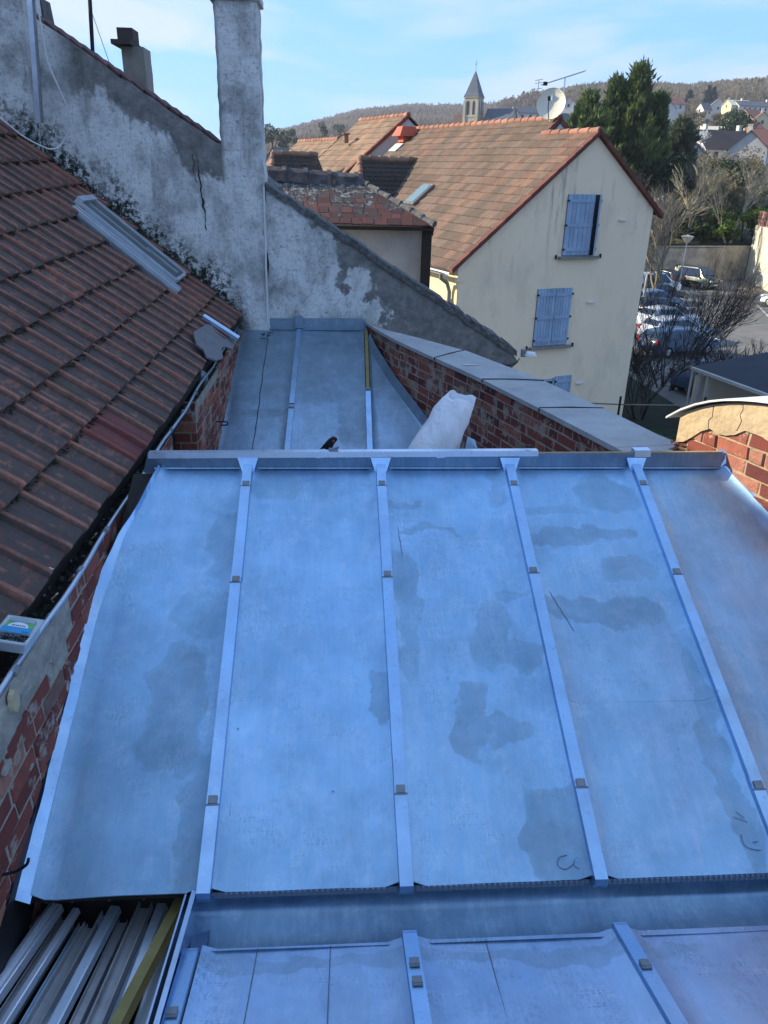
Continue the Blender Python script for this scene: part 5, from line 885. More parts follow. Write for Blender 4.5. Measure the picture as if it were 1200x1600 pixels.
# ---- brick helper
def bricks(t, p0, p1, z0, ztop, out, seed=1, mat=M_BRICK, L=.22, Hh=.066, jn=.013, thick=.12, keep=None, mortar=M_MORTAR, relief=.006):
    """real bricks laid in courses in a mortar bed; out = unit vector out of the wall face; ztop(u) gives the top"""
    p0 = V(p0); p1 = V(p1); d = p1-p0; W = d.length; d = d/W; out = V(out); rd = random.Random(seed); m = MB(); n = 24
    pts = [(0, z0)]+[(W, z0)]+[(W*(n-i)/n, ztop(W*(n-i)/n)) for i in range(n+1)]
    m.slab([p0+d*u+V((0, 0, z)) for u, z in pts], -out*thick); m.build('mortar_bed', mortar, t); m = MB(); row = 0
    zmax = max(ztop(W*i/n) for i in range(n+1)); z = z0+((zmax-z0-.004) % (Hh+jn))+jn
    while z < zmax:
        u = -rd.uniform(0, .05) - (L*.5 if row % 2 else 0)
        while u < W:
            l = L*(rd.choice([1, 1, 1, .48, 1])) + rd.uniform(-.008, .008); a, b = max(u, 0)+.0, min(u+l-jn, W)
            if b-a > .03 and z+Hh < min(ztop((a+b)/2), ztop(a), ztop(b))+.012 and (not keep or keep((a+b)/2, z)):
                rr = rd.uniform(0, 1); c = [p0+d*(uu+rd.uniform(-.004, .004))+V((0, 0, zz+rd.uniform(-.004, .004))) for uu, zz in ((a, z), (b, z), (b, z+Hh), (a, z+Hh))]; re = relief*rd.uniform(.2, 1.4)
                e = .006; ce = sum(c, V())/4; f_ = [p+(ce-p).normalized()*e+out*re for p in c]; bk = [p-out*.02 for p in c]; fr = [p+out*(re*.2) for p in c]
                m.add(bk+fr+f_, [(i, (i+1) % 4, (i+1) % 4+4, i+4) for i in range(4)]+[(i+4, (i+1) % 4+4, (i+1) % 4+8, i+8) for i in range(4)]+[(8, 9, 10, 11)], rr)
            u += l
        z += Hh+jn; row += 1
    return m.build('brickwork', mat, t)
# ---- left brick wall below the gutter
lw = thing('brick_wall', (-1.1, 2.5, 6.6), 'crumbling red brick wall with thick pale mortar at the left edge, beside the big zinc slope', 'brick wall')
bricks(lw, (-1.112, .9, 0), (-1.096, 3.86, 0), 6.2, lambda u: 7.375, (1, 0, 0), 3, keep=lambda u, z: not (z > 7.26-.28*abs(u-1.35) + .03*sin(u*40) and .9 < u < 1.9), thick=.012, relief=.007)
m = MB(); rd = random.Random(5); N_ = 26; vs = []; fs = []
def blob(m, c, ru, rv, d, h, rd):      # flat irregular mortar patch on the wall face
    n = 18; ps = [c+V((0, cos(2*pi*i/n)*ru*rd.uniform(.75, 1.1), sin(2*pi*i/n)*rv*rd.uniform(.75, 1.1))) for i in range(n)]; q = [lerp(p, c, .12)+V((h, 0, 0)) for p in ps]
    m.add([p-V((.004, 0, 0)) for p in ps]+q+[c+V((h*1.1, 0, 0))], [(i, (i+1) % n, (i+1) % n+n, i+n) for i in range(n)]+[(i+n, (i+1) % n+n, 2*n) for i in range(n)])
blob(m, V((-1.106, 2.42, 7.315)), .25, .07, 0, .010, rd); blob(m, V((-1.106, 2.12, 7.27)), .2, .09, 0, .009, rd); blob(m, V((-1.106, 2.62, 7.24)), .1, .05, 0, .008, rd); blob(m, V((-1.108, 1.95, 7.2)), .09, .05, 0, .008, rd)
for i in range(26): blob(m, V((-1.105, rd.uniform(1.2, 3.6), rd.uniform(6.6, 7.3))), rd.uniform(.015, .05), rd.uniform(.01, .03), 0, rd.uniform(.006, .012), rd)
m.build('mortar_smears', M_MORTAR, lw, smooth=50); m = MB(); rd = random.Random(9)
blob(m, V((-1.094, 2.19, 7.325)), .035, .05, 0, .012, rd); m.build('loose_chunk', plain('yellow_plaster', (.48, .40, .24), (.38, .32, .2), 20, .9), lw)
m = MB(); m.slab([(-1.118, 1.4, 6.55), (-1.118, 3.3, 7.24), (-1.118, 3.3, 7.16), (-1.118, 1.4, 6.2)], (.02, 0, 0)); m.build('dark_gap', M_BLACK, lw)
# ---- tiled roof on the left
K_ = .83; E8 = onY(375, 491, 8.4); E3 = V((-1.200, 3.0, 7.418)); CT, ST = 1/sqrt(1+K_*K_), K_/sqrt(1+K_*K_)
def ev(y): t = (y-3.0)/(8.4-3.0); return E3.x+(E8.x-E3.x)*t, E3.z+(E8.z-E3.z)*t
def tp(s, y, up=0.): x, z = ev(y); return V((x-s*CT+up*ST, y, z+s*ST+up*CT))
tr = thing('tiled_roof', (-2.5, 5, 7.4), 'old mossy red ribbed tile roof sloping down from the left above the brick wall', 'tiled roof')
EX = .322; TWD = .213; ROWS = 18; Y0T = .9; prof = [(0, 0), (.025, .026), (.06, .031), (.12, .030), (.155, .024), (.18, .002), (.34, 0), (.47, .001), (.53, .008), (.59, .008), (.65, .001), (.8, 0), (.985, .001)]  # roof carried up out of view so its ridge blocks the sun
NC = int((8.385-Y0T)/TWD); m = MB(); rd = random.Random(12)
SKY0, SKY1, SKS0, SKS1 = 7.40, 8.06, .64, 1.70
for r in range(ROWS):
    for c in range(NC+1):
        y0 = 8.385-(c+1)*TWD+rd.uniform(-.003, .003); y1 = y0+TWD
        if c == NC: continue
        s0 = r*EX; yc = (y0+y1)/2
        if yc > SKY0-.02 and yc < SKY1+.02 and s0+EX*.5 > SKS0 and s0+EX*.5 < SKS1: continue
        rr = min(.93, max(0, rd.gauss(.42, .25)))
        if c == 0 and r < 9: rr = .92
        if r == 0 and y0 > 4.12 and y0 < 4.52: rr = 1.0
        j = rd.uniform(-.006, .010); sk = rd.uniform(-.008, .008); lf = .034; vs = []
        for t, h in prof:
            y = y0+t*TWD; e0 = s0-.012+sk; vs += [tp(e0+.004, y, j-.004), tp(e0, y, h+lf+j-.004), tp(e0+.012, y, h+lf+j+.002), tp(s0+EX*.45, y, h+lf*.6+j*.5), tp(s0+EX*1.03, y, h*.9+.000)]
        n = len(prof); fs = [(i*5+k, (i+1)*5+k, (i+1)*5+k+1, i*5+k+1) for i in range(n-1) for k in range(4)]; fs += [(0, 1, 2, 3, 4), ((n-1)*5+4, (n-1)*5+3, (n-1)*5+2, (n-1)*5+1, (n-1)*5)]; m.add(vs, fs, rr)
roofm = m.build('tiles', M_TILE, tr, smooth=40)
m = MB(); m.slab([tp(-.02, Y0T, -.03), tp(-.02, 8.385, -.03), tp(ROWS*EX, 8.385, -.03), tp(ROWS*EX, Y0T, -.03)], (.0, 0, -.05)); m.build('roof_boarding', M_WOODD, tr)
xe, ze = ev(5); m = MB(); m.slab([tp(ROWS*EX, Y0T, .04), tp(ROWS*EX, 8.385, .04), tp(ROWS*EX, 8.385, .04)+V((-4, 0, -3.4)), tp(ROWS*EX, Y0T, .04)+V((-4, 0, -3.4))], (0, 0, -.06)); m.build('unseen_far_slope', M_TILE, tr)
m = MB(); rd = random.Random(3)
def lump(m, c, r, rd, fl=.6, rv=None):
    vs = [c+V((x*r*rd.uniform(.6, 1.2), y*r*rd.uniform(.6, 1.2), z*r*fl*rd.uniform(.6, 1.2))) for x, y, z in ((1, 0, 0), (-1, 0, 0), (0, 1, 0), (0, -1, 0), (0, 0, 1), (0, 0, -1), (.6, .6, .5), (-.6, -.6, .5))]
    m.add(vs[:6], [(0, 2, 4), (2, 1, 4), (1, 3, 4), (3, 0, 4), (2, 0, 5), (1, 2, 5), (3, 1, 5), (0, 3, 5)], rd.uniform(0, 1) if rv is None else rv)
for r in range(1, ROWS):
    for i in range(620):
        y = rd.uniform(1.2, 8.35); dens = .30+.65*(sin(y*3.1+r*2)*.5+.5)
        if rd.random() < dens: lump(m, tp(r*EX-.022+rd.gauss(0, .008), y, .008+rd.uniform(0, .02)), rd.uniform(.004, .015), rd)
tag(m.build('moss', M_MOSS, tr), kind='stuff')
m = MB()
for (px, py) in ((75, 500-240), (90, 262), (160, 337), (180, 320), (235, 272), (68, 258), (140, 375), (150, 370), (160, 380), (30, 350), (95, 342), (100, 345)):
    for k in range(10):
        c = hit(px+rd.uniform(-7, 7), py+rd.uniform(-4, 4), tp(1, 5, .035), (K_, 0, 1)); lump(m, c, rd.uniform(.008, .02), rd, .4)
tag(m.build('orange_lichen', plain('orange_lichen', (.30, .16, .03), (.14, .10, .03), 30, 1.), tr), kind='stuff')
# skylight in the tiles near the gable wall
M_SKF = plain('pale_painted_zinc', (.50, .54, .58), (.38, .42, .46), 9, .5, .3, .2, .005)
sk = thing('roof_skylight', tuple(tp(1.2, 7.7)), 'narrow zinc framed skylight set in the old tiles beside the gable wall', 'skylight'); SA = (V((0, 1, 0)), V((-CT, 0, ST)), V((ST, 0, CT)))
sc_ = (SKS0+SKS1)/2; sl_ = SKS1-SKS0+.05; m = MB(); m.box(tp(sc_, (SKY0+SKY1)/2, .0), (SKY1-SKY0+.06, sl_+.06, .03), SA); m.build('apron', M_LEAD, sk)
m = MB()
for y, w_ in ((SKY0+.21, .035), (SKY1-.03, .035)): m.box(tp(sc_, y, .05), (w_, sl_-.06, .06), SA)
m.box(tp(SKS1, (SKY0+SKY1)/2+.10, .06), (.46, .06, .07), SA); m.box(tp(SKS0+.02, (SKY0+SKY1)/2+.1, .05), (.42, .05, .04), SA); m.build('frame', M_SKF, sk)
m = MB(); m.box(tp(sc_, (SKY0+SKY1)/2+.09, .068), (.39, sl_-.1, .010), SA); m.build('pane', plain('dusty_skylight_glass', (.10, .115, .11), (.05, .06, .06), 9, .35), sk)
m = MB(); m.box(tp(sc_+.16, SKY0+.37, .078), (.014, sl_*.6, .012), SA); m.box(tp(sc_-.30, SKY0+.43, .078), (.014, sl_*.32, .012), SA); m.build('glazing_bar', M_GALV, sk)
m = MB(); a = tp(SKS1-.02, SKY0+.04, .03); b = tp(SKS0-.08, SKY0+.05, .03); m.beam(b, a, .055, .05, SA[2]); m.beam(b+V((0, .06, 0)), a+V((0, .06, 0)), .03, .07, SA[2]); m.build('side_flashing', M_SKF, sk)
# gutter between eave and wall rim, with debris
gt = thing('roof_gutter', (-1.13, 4, 7.35), 'leaf-choked gutter with thin pale zinc rim running under the eave of the old tiles', 'gutter')
R3, R8 = V((-1.104, 2.6, 7.388)), onY(371, 512, 8.3)
def rim(y): t = (y-2.6)/(8.3-2.6); return R3.lerp(R8, t)
m = MB(); n = 60; pts = []; rd = random.Random(4)
for i in range(n+1): y = lerp(.9, 8.3, i/n); q = rim(y); pts.append(q+V((.006*sin(y*5)+rd.uniform(-.002, .002), 0, .005*sin(y*3.3))))
m.tube(pts, .011, 8); m.build('rim', M_GALV, gt, smooth=60); 
for y in (1.6, 2.05, 2.28, 2.62, 3.0, 3.4, 4.9, 5.3, 5.8, 6.4, 7.1): q = rim(y); m = MB(); m.tube([q-V((0, .02, 0)), q+V((0, .02, 0))], .0135, 8); m.build('rim_joint', M_LEAD, gt)
vs = []; m = MB(); M_MUD = plain('black_gutter_mud', (.012, .012, .011), (.03, .028, .022), 14, 1., 0, 1., .02)
for i in range(n+1):
    y = lerp(.9, 8.3, i/n); q = rim(y); x, z = ev(y); vs += [q+V((-.004, 0, 0)), q+V((-.02, 0, -.07)), V((x-.09, y, z-.09)), V((x-.12, y, z-.02))]
m.add(vs, [(i*4+k, i*4+k+1, (i+1)*4+k+1, (i+1)*4+k) for i in range(n) for k in range(3)]); m.build('trough', M_MUD, gt); m = MB(); rd = random.Random(14)
for i in range(1100):
    y = rd.uniform(1.2, 8.2); q = rim(y); c = q+V((rd.uniform(-.10, -.012), 0, rd.uniform(-.05, -.02))); r = rd.uniform(.004, .018); d = V((rd.uniform(-1, 1), rd.uniform(-1, 1), rd.uniform(-.6, .6))).normalized(); e = d.cross(V((rd.uniform(-1, 1), .3, 1))).normalized()
    m.add([c-d*r, c+e*r*.6, c+d*r, c-e*r*.6+V((0, 0, .003))], [(0, 1, 2, 3)], rd.random())
g = G('dead_leaves'); c = g.ramp(g.attr(), [(0, (.015, .013, .012)), (.75, (.04, .034, .028)), (.93, (.10, .08, .06)), (1, (.3, .27, .24))]); tag(m.build('leaf_litter', g.out(c, .9), gt), kind='stuff')
for i, (px, py, an, lb) in enumerate(((85, 932, .2, 'tan cigarette end in the gutter below the plastic tub line'), (112, 903, .5, 'tan cigarette end halfway along the gutter litter'), (147, 838, .6, 'pale cigarette end near the edge of the lowest tiles'), (173, 820, .5, 'long tan cigarette end highest up the gutter litter'))):
    c = hit(px, py, (-1.16, 0, 0), (1, 0, 0)); d = V((.3, cos(an), sin(an)*.5)).normalized(); m = MB(); m.tube([c-d*.024, c+d*.008], .0045, 7); cg = m.build('cigarette_end', plain('tan_filter_%d' % i, (.35, .18, .08), rough=.9)); m = MB(); m.tube([c+d*.008, c+d*.024], .0042, 7); pp = m.build('paper', M_HW[0], cg); tag(cg, lb, 'cigarette end', 'cigarette ends in the gutter')
m = MB(); rd = random.Random(2); lump(m, hit(78, 889, tp(.1, 3, .03), (K_, 0, 1)), .016, rd); tag(m.build('plaster_crumb', M_HW[0]), 'white crumb of plaster lying on the lowest tile row above the plastic tub', 'crumb')
# plastic tub of screws
c = hit(33, 1020, (-1.135, 0, 0), (1, 0, 0)); c.z = 7.418; yaw_ = radians(-8); X = V((cos(yaw_), sin(yaw_), -.10)).normalized(); Yv = V((-sin(yaw_), cos(yaw_), .10)).normalized(); Zv = X.cross(Yv); tb = thing('plastic_tub', tuple(c), 'clear plastic tub of nails with blue and green label resting in the gutter', 'tub')
g = G('clear_plastic'); M_CLR = g.out((.75, .8, .83), .25, 0., Transmission_Weight=.55, Alpha=.75); AT = (X, Yv, Zv)
m = MB()
for k, (w_, z0, z1) in enumerate(((.120, 0, .05),)):
    h = .0015; b = [c+X*(i*.048)+Yv*(j*.052) for i, j in ((-1, -1), (1, -1), (1, 1), (-1, 1))]; tpp = [c+X*(i*.060)+Yv*(j*.064)+Zv*.055 for i, j in ((-1, -1), (1, -1), (1, 1), (-1, 1))]
    bi = [lerp(p, c, .06)+Zv*.002 for p in b]; ti = [c+X*(i*.056)+Yv*(j*.060)+Zv*.055 for i, j in ((-1, -1), (1, -1), (1, 1), (-1, 1))]; m.add(b+tpp+ti+bi, [(3, 2, 1, 0)]+[(i, (i+1) % 4, (i+1) % 4+4, i+4) for i in range(4)]+[(i+4, (i+1) % 4+4, (i+1) % 4+8, i+8) for i in range(4)]+[(i+8, (i+1) % 4+8, (i+1) % 4+12, i+12) for i in range(4)]+[(12, 13, 14, 15)])
m.build('bowl', M_CLR, tb); m = MB(); m.box(c+Zv*.058, (.132, .006, .006), AT)
for (u, v, a, b) in ((0, -.066, .136, .008), (0, .066, .136, .008), (-.063, 0, .008, .13), (.063, 0, .008, .13)): m.box(c+Zv*.059+X*u+Yv*v, (a, b, .007), AT)
m.box(c+Zv*.062+Yv*.02, (.118, .085, .002), AT); m.build('lid', M_CLR, tb)
m = MB(); rd = random.Random(6)
for i in range(60): q = c+X*rd.uniform(-.045, .045)+Yv*rd.uniform(-.05, .0)+Zv*rd.uniform(.030, .046); d = V((rd.uniform(-1, 1), rd.uniform(-1, 1), rd.uniform(-.3, .3))).normalized()*.009; m.tube([q-d, q+d], [.0022, .0012], 4)
tag(m.build('nails', M_BLACK, tb), kind='stuff')
def lab(name, u0, u1, v0, v1, z, col): m = MB(); m.box(c+X*(u0+u1)/2+Yv*(v0+v1)/2+Zv*z, (u1-u0, v1-v0, .0012), AT); m.build(name, plain(name+'_ink', col, rough=.4, jit=0), tb)
lab('label_green', -.05, .05, -.006, .048, .0645, (.12, .42, .12)); lab('label_blue', -.054, .054, -.022, .006, .0662, (.03, .30, .58)); lab('label_grey', -.045, .045, .036, .056, .0662, (.30, .36, .42))
m = MB(); n = 20; m.slab([c+X*(.037*cos(pi*i/n))+Yv*(.006+.026*sin(pi*i/n))+Zv*.0672 for i in range(n+1)], Zv*.001); m.build('label_oval', plain('label_white', (.75, .78, .8), jit=0), tb)
m = MB(); rd = random.Random(8)
for i in range(7): m.box(c+X*(-.022+i*.0075)+Yv*.0135+Zv*.0690, (.0045, .006 if i % 2 else .0045, .0006), AT)
for i in range(4): m.box(c+X*(.026+i*.006)+Yv*-.014+Zv*.0672, (.0035, .005, .0006), AT)
m.build('label_lettering', plain('label_dark', (.03, .05, .12), jit=0), tb)
# lead offcut, bent flashing, elbow pipe lying by the far eave
ld_ = [hit(x, y, tp(.0, 7, .045), (K_, 0, 1)) for x, y in ((301, 521), (322, 508), (336, 514), (352, 526), (368, 535), (362, 548), (352, 543), (345, 545), (347, 562), (336, 565), (322, 560), (317, 548), (306, 540))]
m = MB(); m.slab(ld_, (.008, 0, .012)); tag(m.build('lead_offcut', plain('lead_sheet', (.19, .185, .19), (.14, .135, .14), 9, .6, 0, .3, .01)), 'crumpled grey lead offcut lying on the last tiles above the small brick wall', 'lead sheet')
a, b = hit(316, 497, tp(0, 7, .05), (K_, 0, 1)), hit(371, 532, tp(0, 7, .10), (K_, 0, 1)); m = MB(); m.sweep(a, b, [(-.045, 0), (-.045, .03), (-.01, .045), (.03, .03), (.03, 0), (.026, 0), (.026, .026), (-.01, .04), (-.041, .026), (-.041, 0)]); tag(m.build('bent_flashing', M_ZBRIGHT), 'shiny bent zinc flashing piece lying across the tiles above the lead offcut', 'flashing')
e0 = hit(300, 592, (-1.10, 0, 0), (1, 0, 0)); pts = [e0+V((-.10+.11*sin(t), .02*sin(t), .08*cos(t)-.05)) for t in [-.2+i*.25 for i in range(9)]]
m = MB(); pc = hit(313, 585, (-1.10, 0, 0), (1, 0, 0)); P_ = [pc+V((-.035, -.10, -.06)), pc+V((-.03, -.05, -.03)), pc+V((-.01, -.01, 0)), pc+V((.0, .03, -.02)), pc+V((.005, .04, -.09))]; m.tube(P_, [.055, .055, .056, .055, .052], 16, cap=False); m.tube([p for p in P_], [.048]*5, 16, cap=False); eb = m.build('pipe_elbow', M_LEAD, smooth=60); tag(eb, 'short grey elbow pipe with open black mouth at the far end of the gutter', 'pipe')
m = MB(); q = P_[0]+(P_[1]-P_[0])*.25; m.tube([q, q+(P_[1]-P_[0])*.1], .047, 16); m.build('mouth', M_BLACK, eb)
# ---- brick piers below the far part of the gutter
pw = thing('brick_wall', (-1.08, 4.5, 6.6), 'short narrow red brick wall just beyond the ridge cap, left of the recess', 'brick wall'); q = rim(4.5)
bricks(pw, (-1.09, 3.97, 0), (-1.085, 4.95, 0), 6.5, lambda u: 7.36-.0*u, (1, 0, 0), 8, Hh=.06, mat=M_BRICKR, thick=.012)
pr = thing('brick_pier', (-1.05, 6.3, 6.6), 'brick pier with dark shaded end beside the small zinc roof', 'brick pier')
PA, PB = V((-1.035, 5.62, 0)), V((-.985, 8.38, 0)); bricks(pr, PA, PB, 6.4, lambda u: rim(5.62+u).z-.045, (1, -.018, 0), 9, mat=M_BRICKR, thick=.012)
bricks(pr, (-1.25, 5.60, 0), (-1.035, 5.60, 0), 6.4, lambda u: rim(5.6).z-.02, (0, -1, 0), 10, mat=M_BRICK, thick=.015)
m = MB(); m.slab([(-1.2, 4.9, 6.3), (-1.2, 5.7, 6.3), (-1.2, 5.7, 7.37), (-1.2, 4.9, 7.36)], (-.03, 0, 0)); m.build('recess_wall', M_MUD, pr)
def hook(name, pts, label, r=.006): t = curve_tube(pts, r, name, M_BLACK); tag(t, label, 'iron hook', 'iron hooks in the brick walls')
hook('iron_hook', [hit(x, y, (-1.06+.0, 0, 0), (1, 0, 0)) for x, y in ((334, 602), (345, 603), (352, 603))], 'upper short iron pin in the brick pier', .006)
p_ = hit(337, 659, (-1.02, 0, 0), (1, 0, 0)); hook('iron_hook', [p_, p_+V((.05, .0, 0)), p_+V((.095, -.005, -.0)), p_+V((.10, -.02, -.02)), p_+V((.05, -.02, -.025))], 'curled iron hook low on the brick pier', .006)
p_ = hit(4, 1370, (-1.10, 0, 0), (1, 0, 0)); hook('iron_hook', [p_-V((.03, 0, 0)), p_+V((.012, .01, .002)), p_+V((.04, .015, .005)), p_+V((.075, .02, .03)), p_+V((.085, .02, .055))], 'large curved iron hook at the lower left over the zinc edge', .0055)
# ---- far small zinc roof
KF = .33; ZW = onY(470, 513, 8.45).z
def zfa(y): return ZW-KF*(8.45-y)
zs = thing('zinc_roof', (0, 7.2, 6.9), 'small stained zinc roof slope rising to the plastered gable wall, beyond the ridge cap', 'zinc roof'); PAR[0] = zs
def parx(y): return float(np.interp(y, [4.1, 4.294, 5.13, 5.93, 6.68, 7.42, 8.02, 8.5], [1.76, 1.69, 1.43, 1.17, .88, .60, .42, .33]))
FX = [lambda y: -1.06+.02*(y-6)*.6, lambda y: -.375+(y-8.45)*.018, lambda y: .345+(y-8.45)*.018, lambda y: parx(y)-.02]
for k in range(3): sheet(lambda y, k=k: FX[k](y)+(.024 if k else 0), lambda y, k=k: FX[k+1](y)-(.024 if k < 2 else 0), 5.4, 8.44, 'zinc_sheet', M_ZFAR, 0, zf=zfa, ny=26, sd=70+k, bulge=.008)
SN2 = V((0, -KF, 1)).normalized(); SD2 = V((0, 1, KF)).normalized()
def sp_(x, y, up=0.): return V((x, y, zfa(y)))+SN2*up
for k in (1, 2):
    segs = [(5.4, 7.02), (7.04, 8.43)] if k == 1 else [(5.4, 7.28)]
    m = MB()
    for (a, b) in segs: m.sweep(sp_(FX[k](a), a), sp_(FX[k](b), b), capp, SN2)
    cp_ = m.build('batten_cap', M_BATT, zs)
    for y in ((6.98, 6.2) if k == 1 else (7.27, 6.2)): m = MB(); m.box(sp_(FX[k](y), y, .045), (.05, .03, .006), (V((1, 0, 0)), SD2, SN2)); m.build('clip', M_LEAD, cp_)
m = MB(); m.beam(sp_(FX[2](7.28), 7.28, .015), sp_(FX[2](8.38), 8.38, .015), .034, .034, SN2); m.build('bare_batten', M_WOODY, zs)
m = MB(); m.sweep((-.74, 8.43, zfa(8.43)), (.33, 8.43, zfa(8.43)+.01), [(-.02, -.01), (0, .115), (.008, .115), (.01, -.01)]); m.sweep((-.70, 8.405, zfa(8.43)+.004), (.32, 8.405, zfa(8.43)+.008), [(-.008, -.004), (-.004, .008), (.008, .008), (.008, -.004)]); m.build('wall_flashing', M_ZFAR, zs)
m = MB(); x = FX[1](8.4); m.box((x, 8.40, zfa(8.4)+.10), (.085, .05, .11)); m.sweep((x-.05, 8.385, zfa(8.4)+.035), (x+.05, 8.385, zfa(8.4)+.035), [(-.02, 0), (0, .02), (.02, .02), (.02, 0)]); m.build('batten_head', M_ZFAR, zs)
m = MB(); n = 16; vs = []
for i in range(n+1): y = lerp(5.0, 8.2, i/n); x = parx(y)-.02; vs += [(x-.03, y, zfa(y)+.004), (x-.022, y, zfa(y)+.02), (x+.012, y, zfa(y)+.085)]
m.add(vs, [(i*3+k, (i+1)*3+k, (i+1)*3+k+1, i*3+k+1) for i in range(n) for k in range(2)]); m.build('side_upstand', M_ZFAR, zs)
rd = random.Random(3); m = MB(); m.tube([sp_(-.70+rd.uniform(-.006, .006)-.02*i/20, 8.3-2.4*i/20, .004) for i in range(21)], .004, 3); m.build('scribed_line', M_SCR, zs)
m = MB()
for i in range(7): a = sp_(-.74+rd.uniform(-.03, .03), 8.30+rd.uniform(-.1, .06), .01); m.tube([a, a+V((rd.uniform(-.07, .07), rd.uniform(-.12, .05), rd.uniform(0, .02)))], .004, 3)
tag(m.build('wire_scraps', M_BLACK, zs), kind='stuff')
m = MB(); m.slab([(-1.04, 3.96, 6.58), (1.9, 3.96, 6.58), (1.5, 5.6, 6.60), (-1.06, 5.6, 6.60)], (0, 0, -.05)); m.build('valley_floor', M_ZDARK, zs)
m = MB(); m.slab([(-1.1, 5.4, zfa(5.4)-.05), (1.4, 5.4, zfa(5.4)-.05), (.3, 8.44, zfa(8.44)-.05), (-1.1, 8.44, zfa(8.44)-.05)], (0, 0, -.04)); m.build('roof_boarding', M_WOODD, zs)
# ---- gable wall of the neighbouring house
gw = thing('neighbour_house', (-1, 8.6, 6), 'tall plastered gable wall with raking top and peeling white limewash behind the tiles', 'house')
def ztl(x): return 8.483-.6285*x
def ztr(x): return 8.446-.611*x
def rough_slab(m, pts, th, step=.12, amp=.012, seed=1):
    rd = random.Random(seed); out = []
    for i in range(len(pts)):
        a, b = V(pts[i]), V(pts[(i+1) % len(pts)]); n = max(1, int((b-a).length/step))
        for k in range(n): p = lerp(a, b, k/n); out.append(p+V((rd.uniform(-amp, amp), 0, rd.uniform(-amp, amp))) if k else p)
    m.slab(out, th)
m = MB(); rough_slab(m, [(-5.5, 8.4, 5.8), (-.69, 8.4, 5.8), (-.69, 8.4, 9.16), (-1.09, 8.4, 9.18), (-5.5, 8.4, ztl(-5.5))], (0, .42, 0)); m.build('wall', M_PLAST, gw)
m = MB(); rough_slab(m, [(-.69, 8.46, 4), (1.93, 8.46, 4), (1.93, 8.46, 6.93), (2.0, 8.46, 7.0), (2.06, 8.46, 7.06), (1.97, 8.46, 7.19), (-.69, 8.46, ztr(-.69)-.06)], (0, .36, 0), seed=2); m.build('low_wall', M_PLASTR, gw)
m = MB(); rd = random.Random(4); n = 26
for i in range(n):
    a = -.69+2.72*i/n; b = -.69+2.72*(i+1.02)/n; j = rd.uniform(-.012, .012)
    m.slab([(a, 8.435, ztr(a)-.07+j), (b, 8.435, ztr(b)-.07+j), (b, 8.435, ztr(b)+.0+j+rd.uniform(-.01, .01)), (a, 8.435, ztr(a)+.0+j)], (0, .42+rd.uniform(-.01, .01), 0), rd.random())
m.build('coping', M_COPE, gw)
m = MB()
for i in range(36):
    a = -1.15-i*.105; m.slab([(a, 8.43, ztl(a)+.0), (a-.125, 8.43, ztl(a-.125)-.0), (a-.125, 8.43, ztl(a-.125)+.045), (a, 8.43, ztl(a)+.02)], (0, .5, 0), rd.random())
m.build('verge_tiles', plain('old_verge', (.14, .055, .045), (.07, .05, .045), 8, .9), gw)
m = MB(); m.slab([(-5.5, 8.8, ztl(-5.5)-.05), (-.69, 8.8, ztl(-.69)-.15), (-.69, 11.4, ztl(-.69)-.15), (-5.5, 11.4, ztl(-5.5)-.05)], (0, 0, -.12)); m.slab([(-.69, 8.8, ztr(-.69)-.2), (2.0, 8.8, ztr(2.0)-.2), (2.0, 11.4, ztr(2.)-.2), (-.69, 11.4, ztr(-.69)-.2)], (0, 0, -.12)); m.build('roof_slope', M_OLDT, gw)
m = MB(); m.slab([(-5.5, 8.85, 3), (1.8, 8.85, 3), (1.8, 8.85, 7.0), (-5.5, 8.85, 11.2)], (0, 2.4, 0)); m.build('house_body', M_PLASTR, gw)
def prism_z(m, x0, x1, y0, y1, z0, z1, dx0=0, dx1=0, seed=1, amp=.006):
    rd = random.Random(seed); n = 16; rings = []
    for k in range(n+1):
        t = k/n; z = lerp(z0, z1, t); j = lambda: rd.uniform(-amp, amp); rings += [(x0+dx0*t+j(), y0+j(), z), (x1+dx1*t+j(), y0+j(), z), (x1+dx1*t+j(), y1+j(), z), (x0+dx0*t+j(), y1+j(), z)]
    m.add(rings, [(4*k+i, 4*k+(i+1) % 4, 4*k+4+(i+1) % 4, 4*k+4+i) for k in range(n) for i in range(4)]+[(3, 2, 1, 0), (4*n, 4*n+1, 4*n+2, 4*n+3)])
m = MB(); prism_z(m, -1.10, -.70, 8.395, 8.80, 9.14, 10.40, dx0=.005, dx1=-.0, seed=5); m.box((-.90, 8.6, 10.42), (.46, .46, .06)); m.box((-.90, 8.6, 10.5), (.40, .40, .1)); ch = m.build('chimney', M_PLAST, gw); m = MB(); m.lathe((-.9, 8.6, 10.55), [(.12, 0), (.11, .3), (.09, .3), (.09, 0)], 14); m.build('chimney_pot', M_RIDGE, ch)
m = MB(); prism_z(m, -5.2, -2.775, 8.22, 8.8, 6.5, 12.4, seed=6, amp=.004); m.build('chimney_breast', M_PLAST, gw)
m = MB(); rd = random.Random(11); pts = []
z = onY(313, 250, 8.4).z; cx = onY(316, 300, 8.4).x; n = 22
for i in range(n+1): pts.append((cx-.03+.05*i/n+rd.uniform(-.009, .009), 8.393, lerp(9.10, 8.40, i/n)))
m.tube(pts, [.0055*(1.2-abs(i/n-.6))*rd.uniform(.3, 1.8) for i in range(n+1)], 5); m.tube([(p[0]-.045+rd.uniform(-.01, .01), 8.394, p[2]) for p in pts[:9]], .003, 4); m.build('crack', M_BLACK, gw)
m = MB(); m.tube([onY(412, 292, 8.385), onY(418, 503, 8.385)], .010, 8); m.build('white_conduit', M_WHITEP, gw)
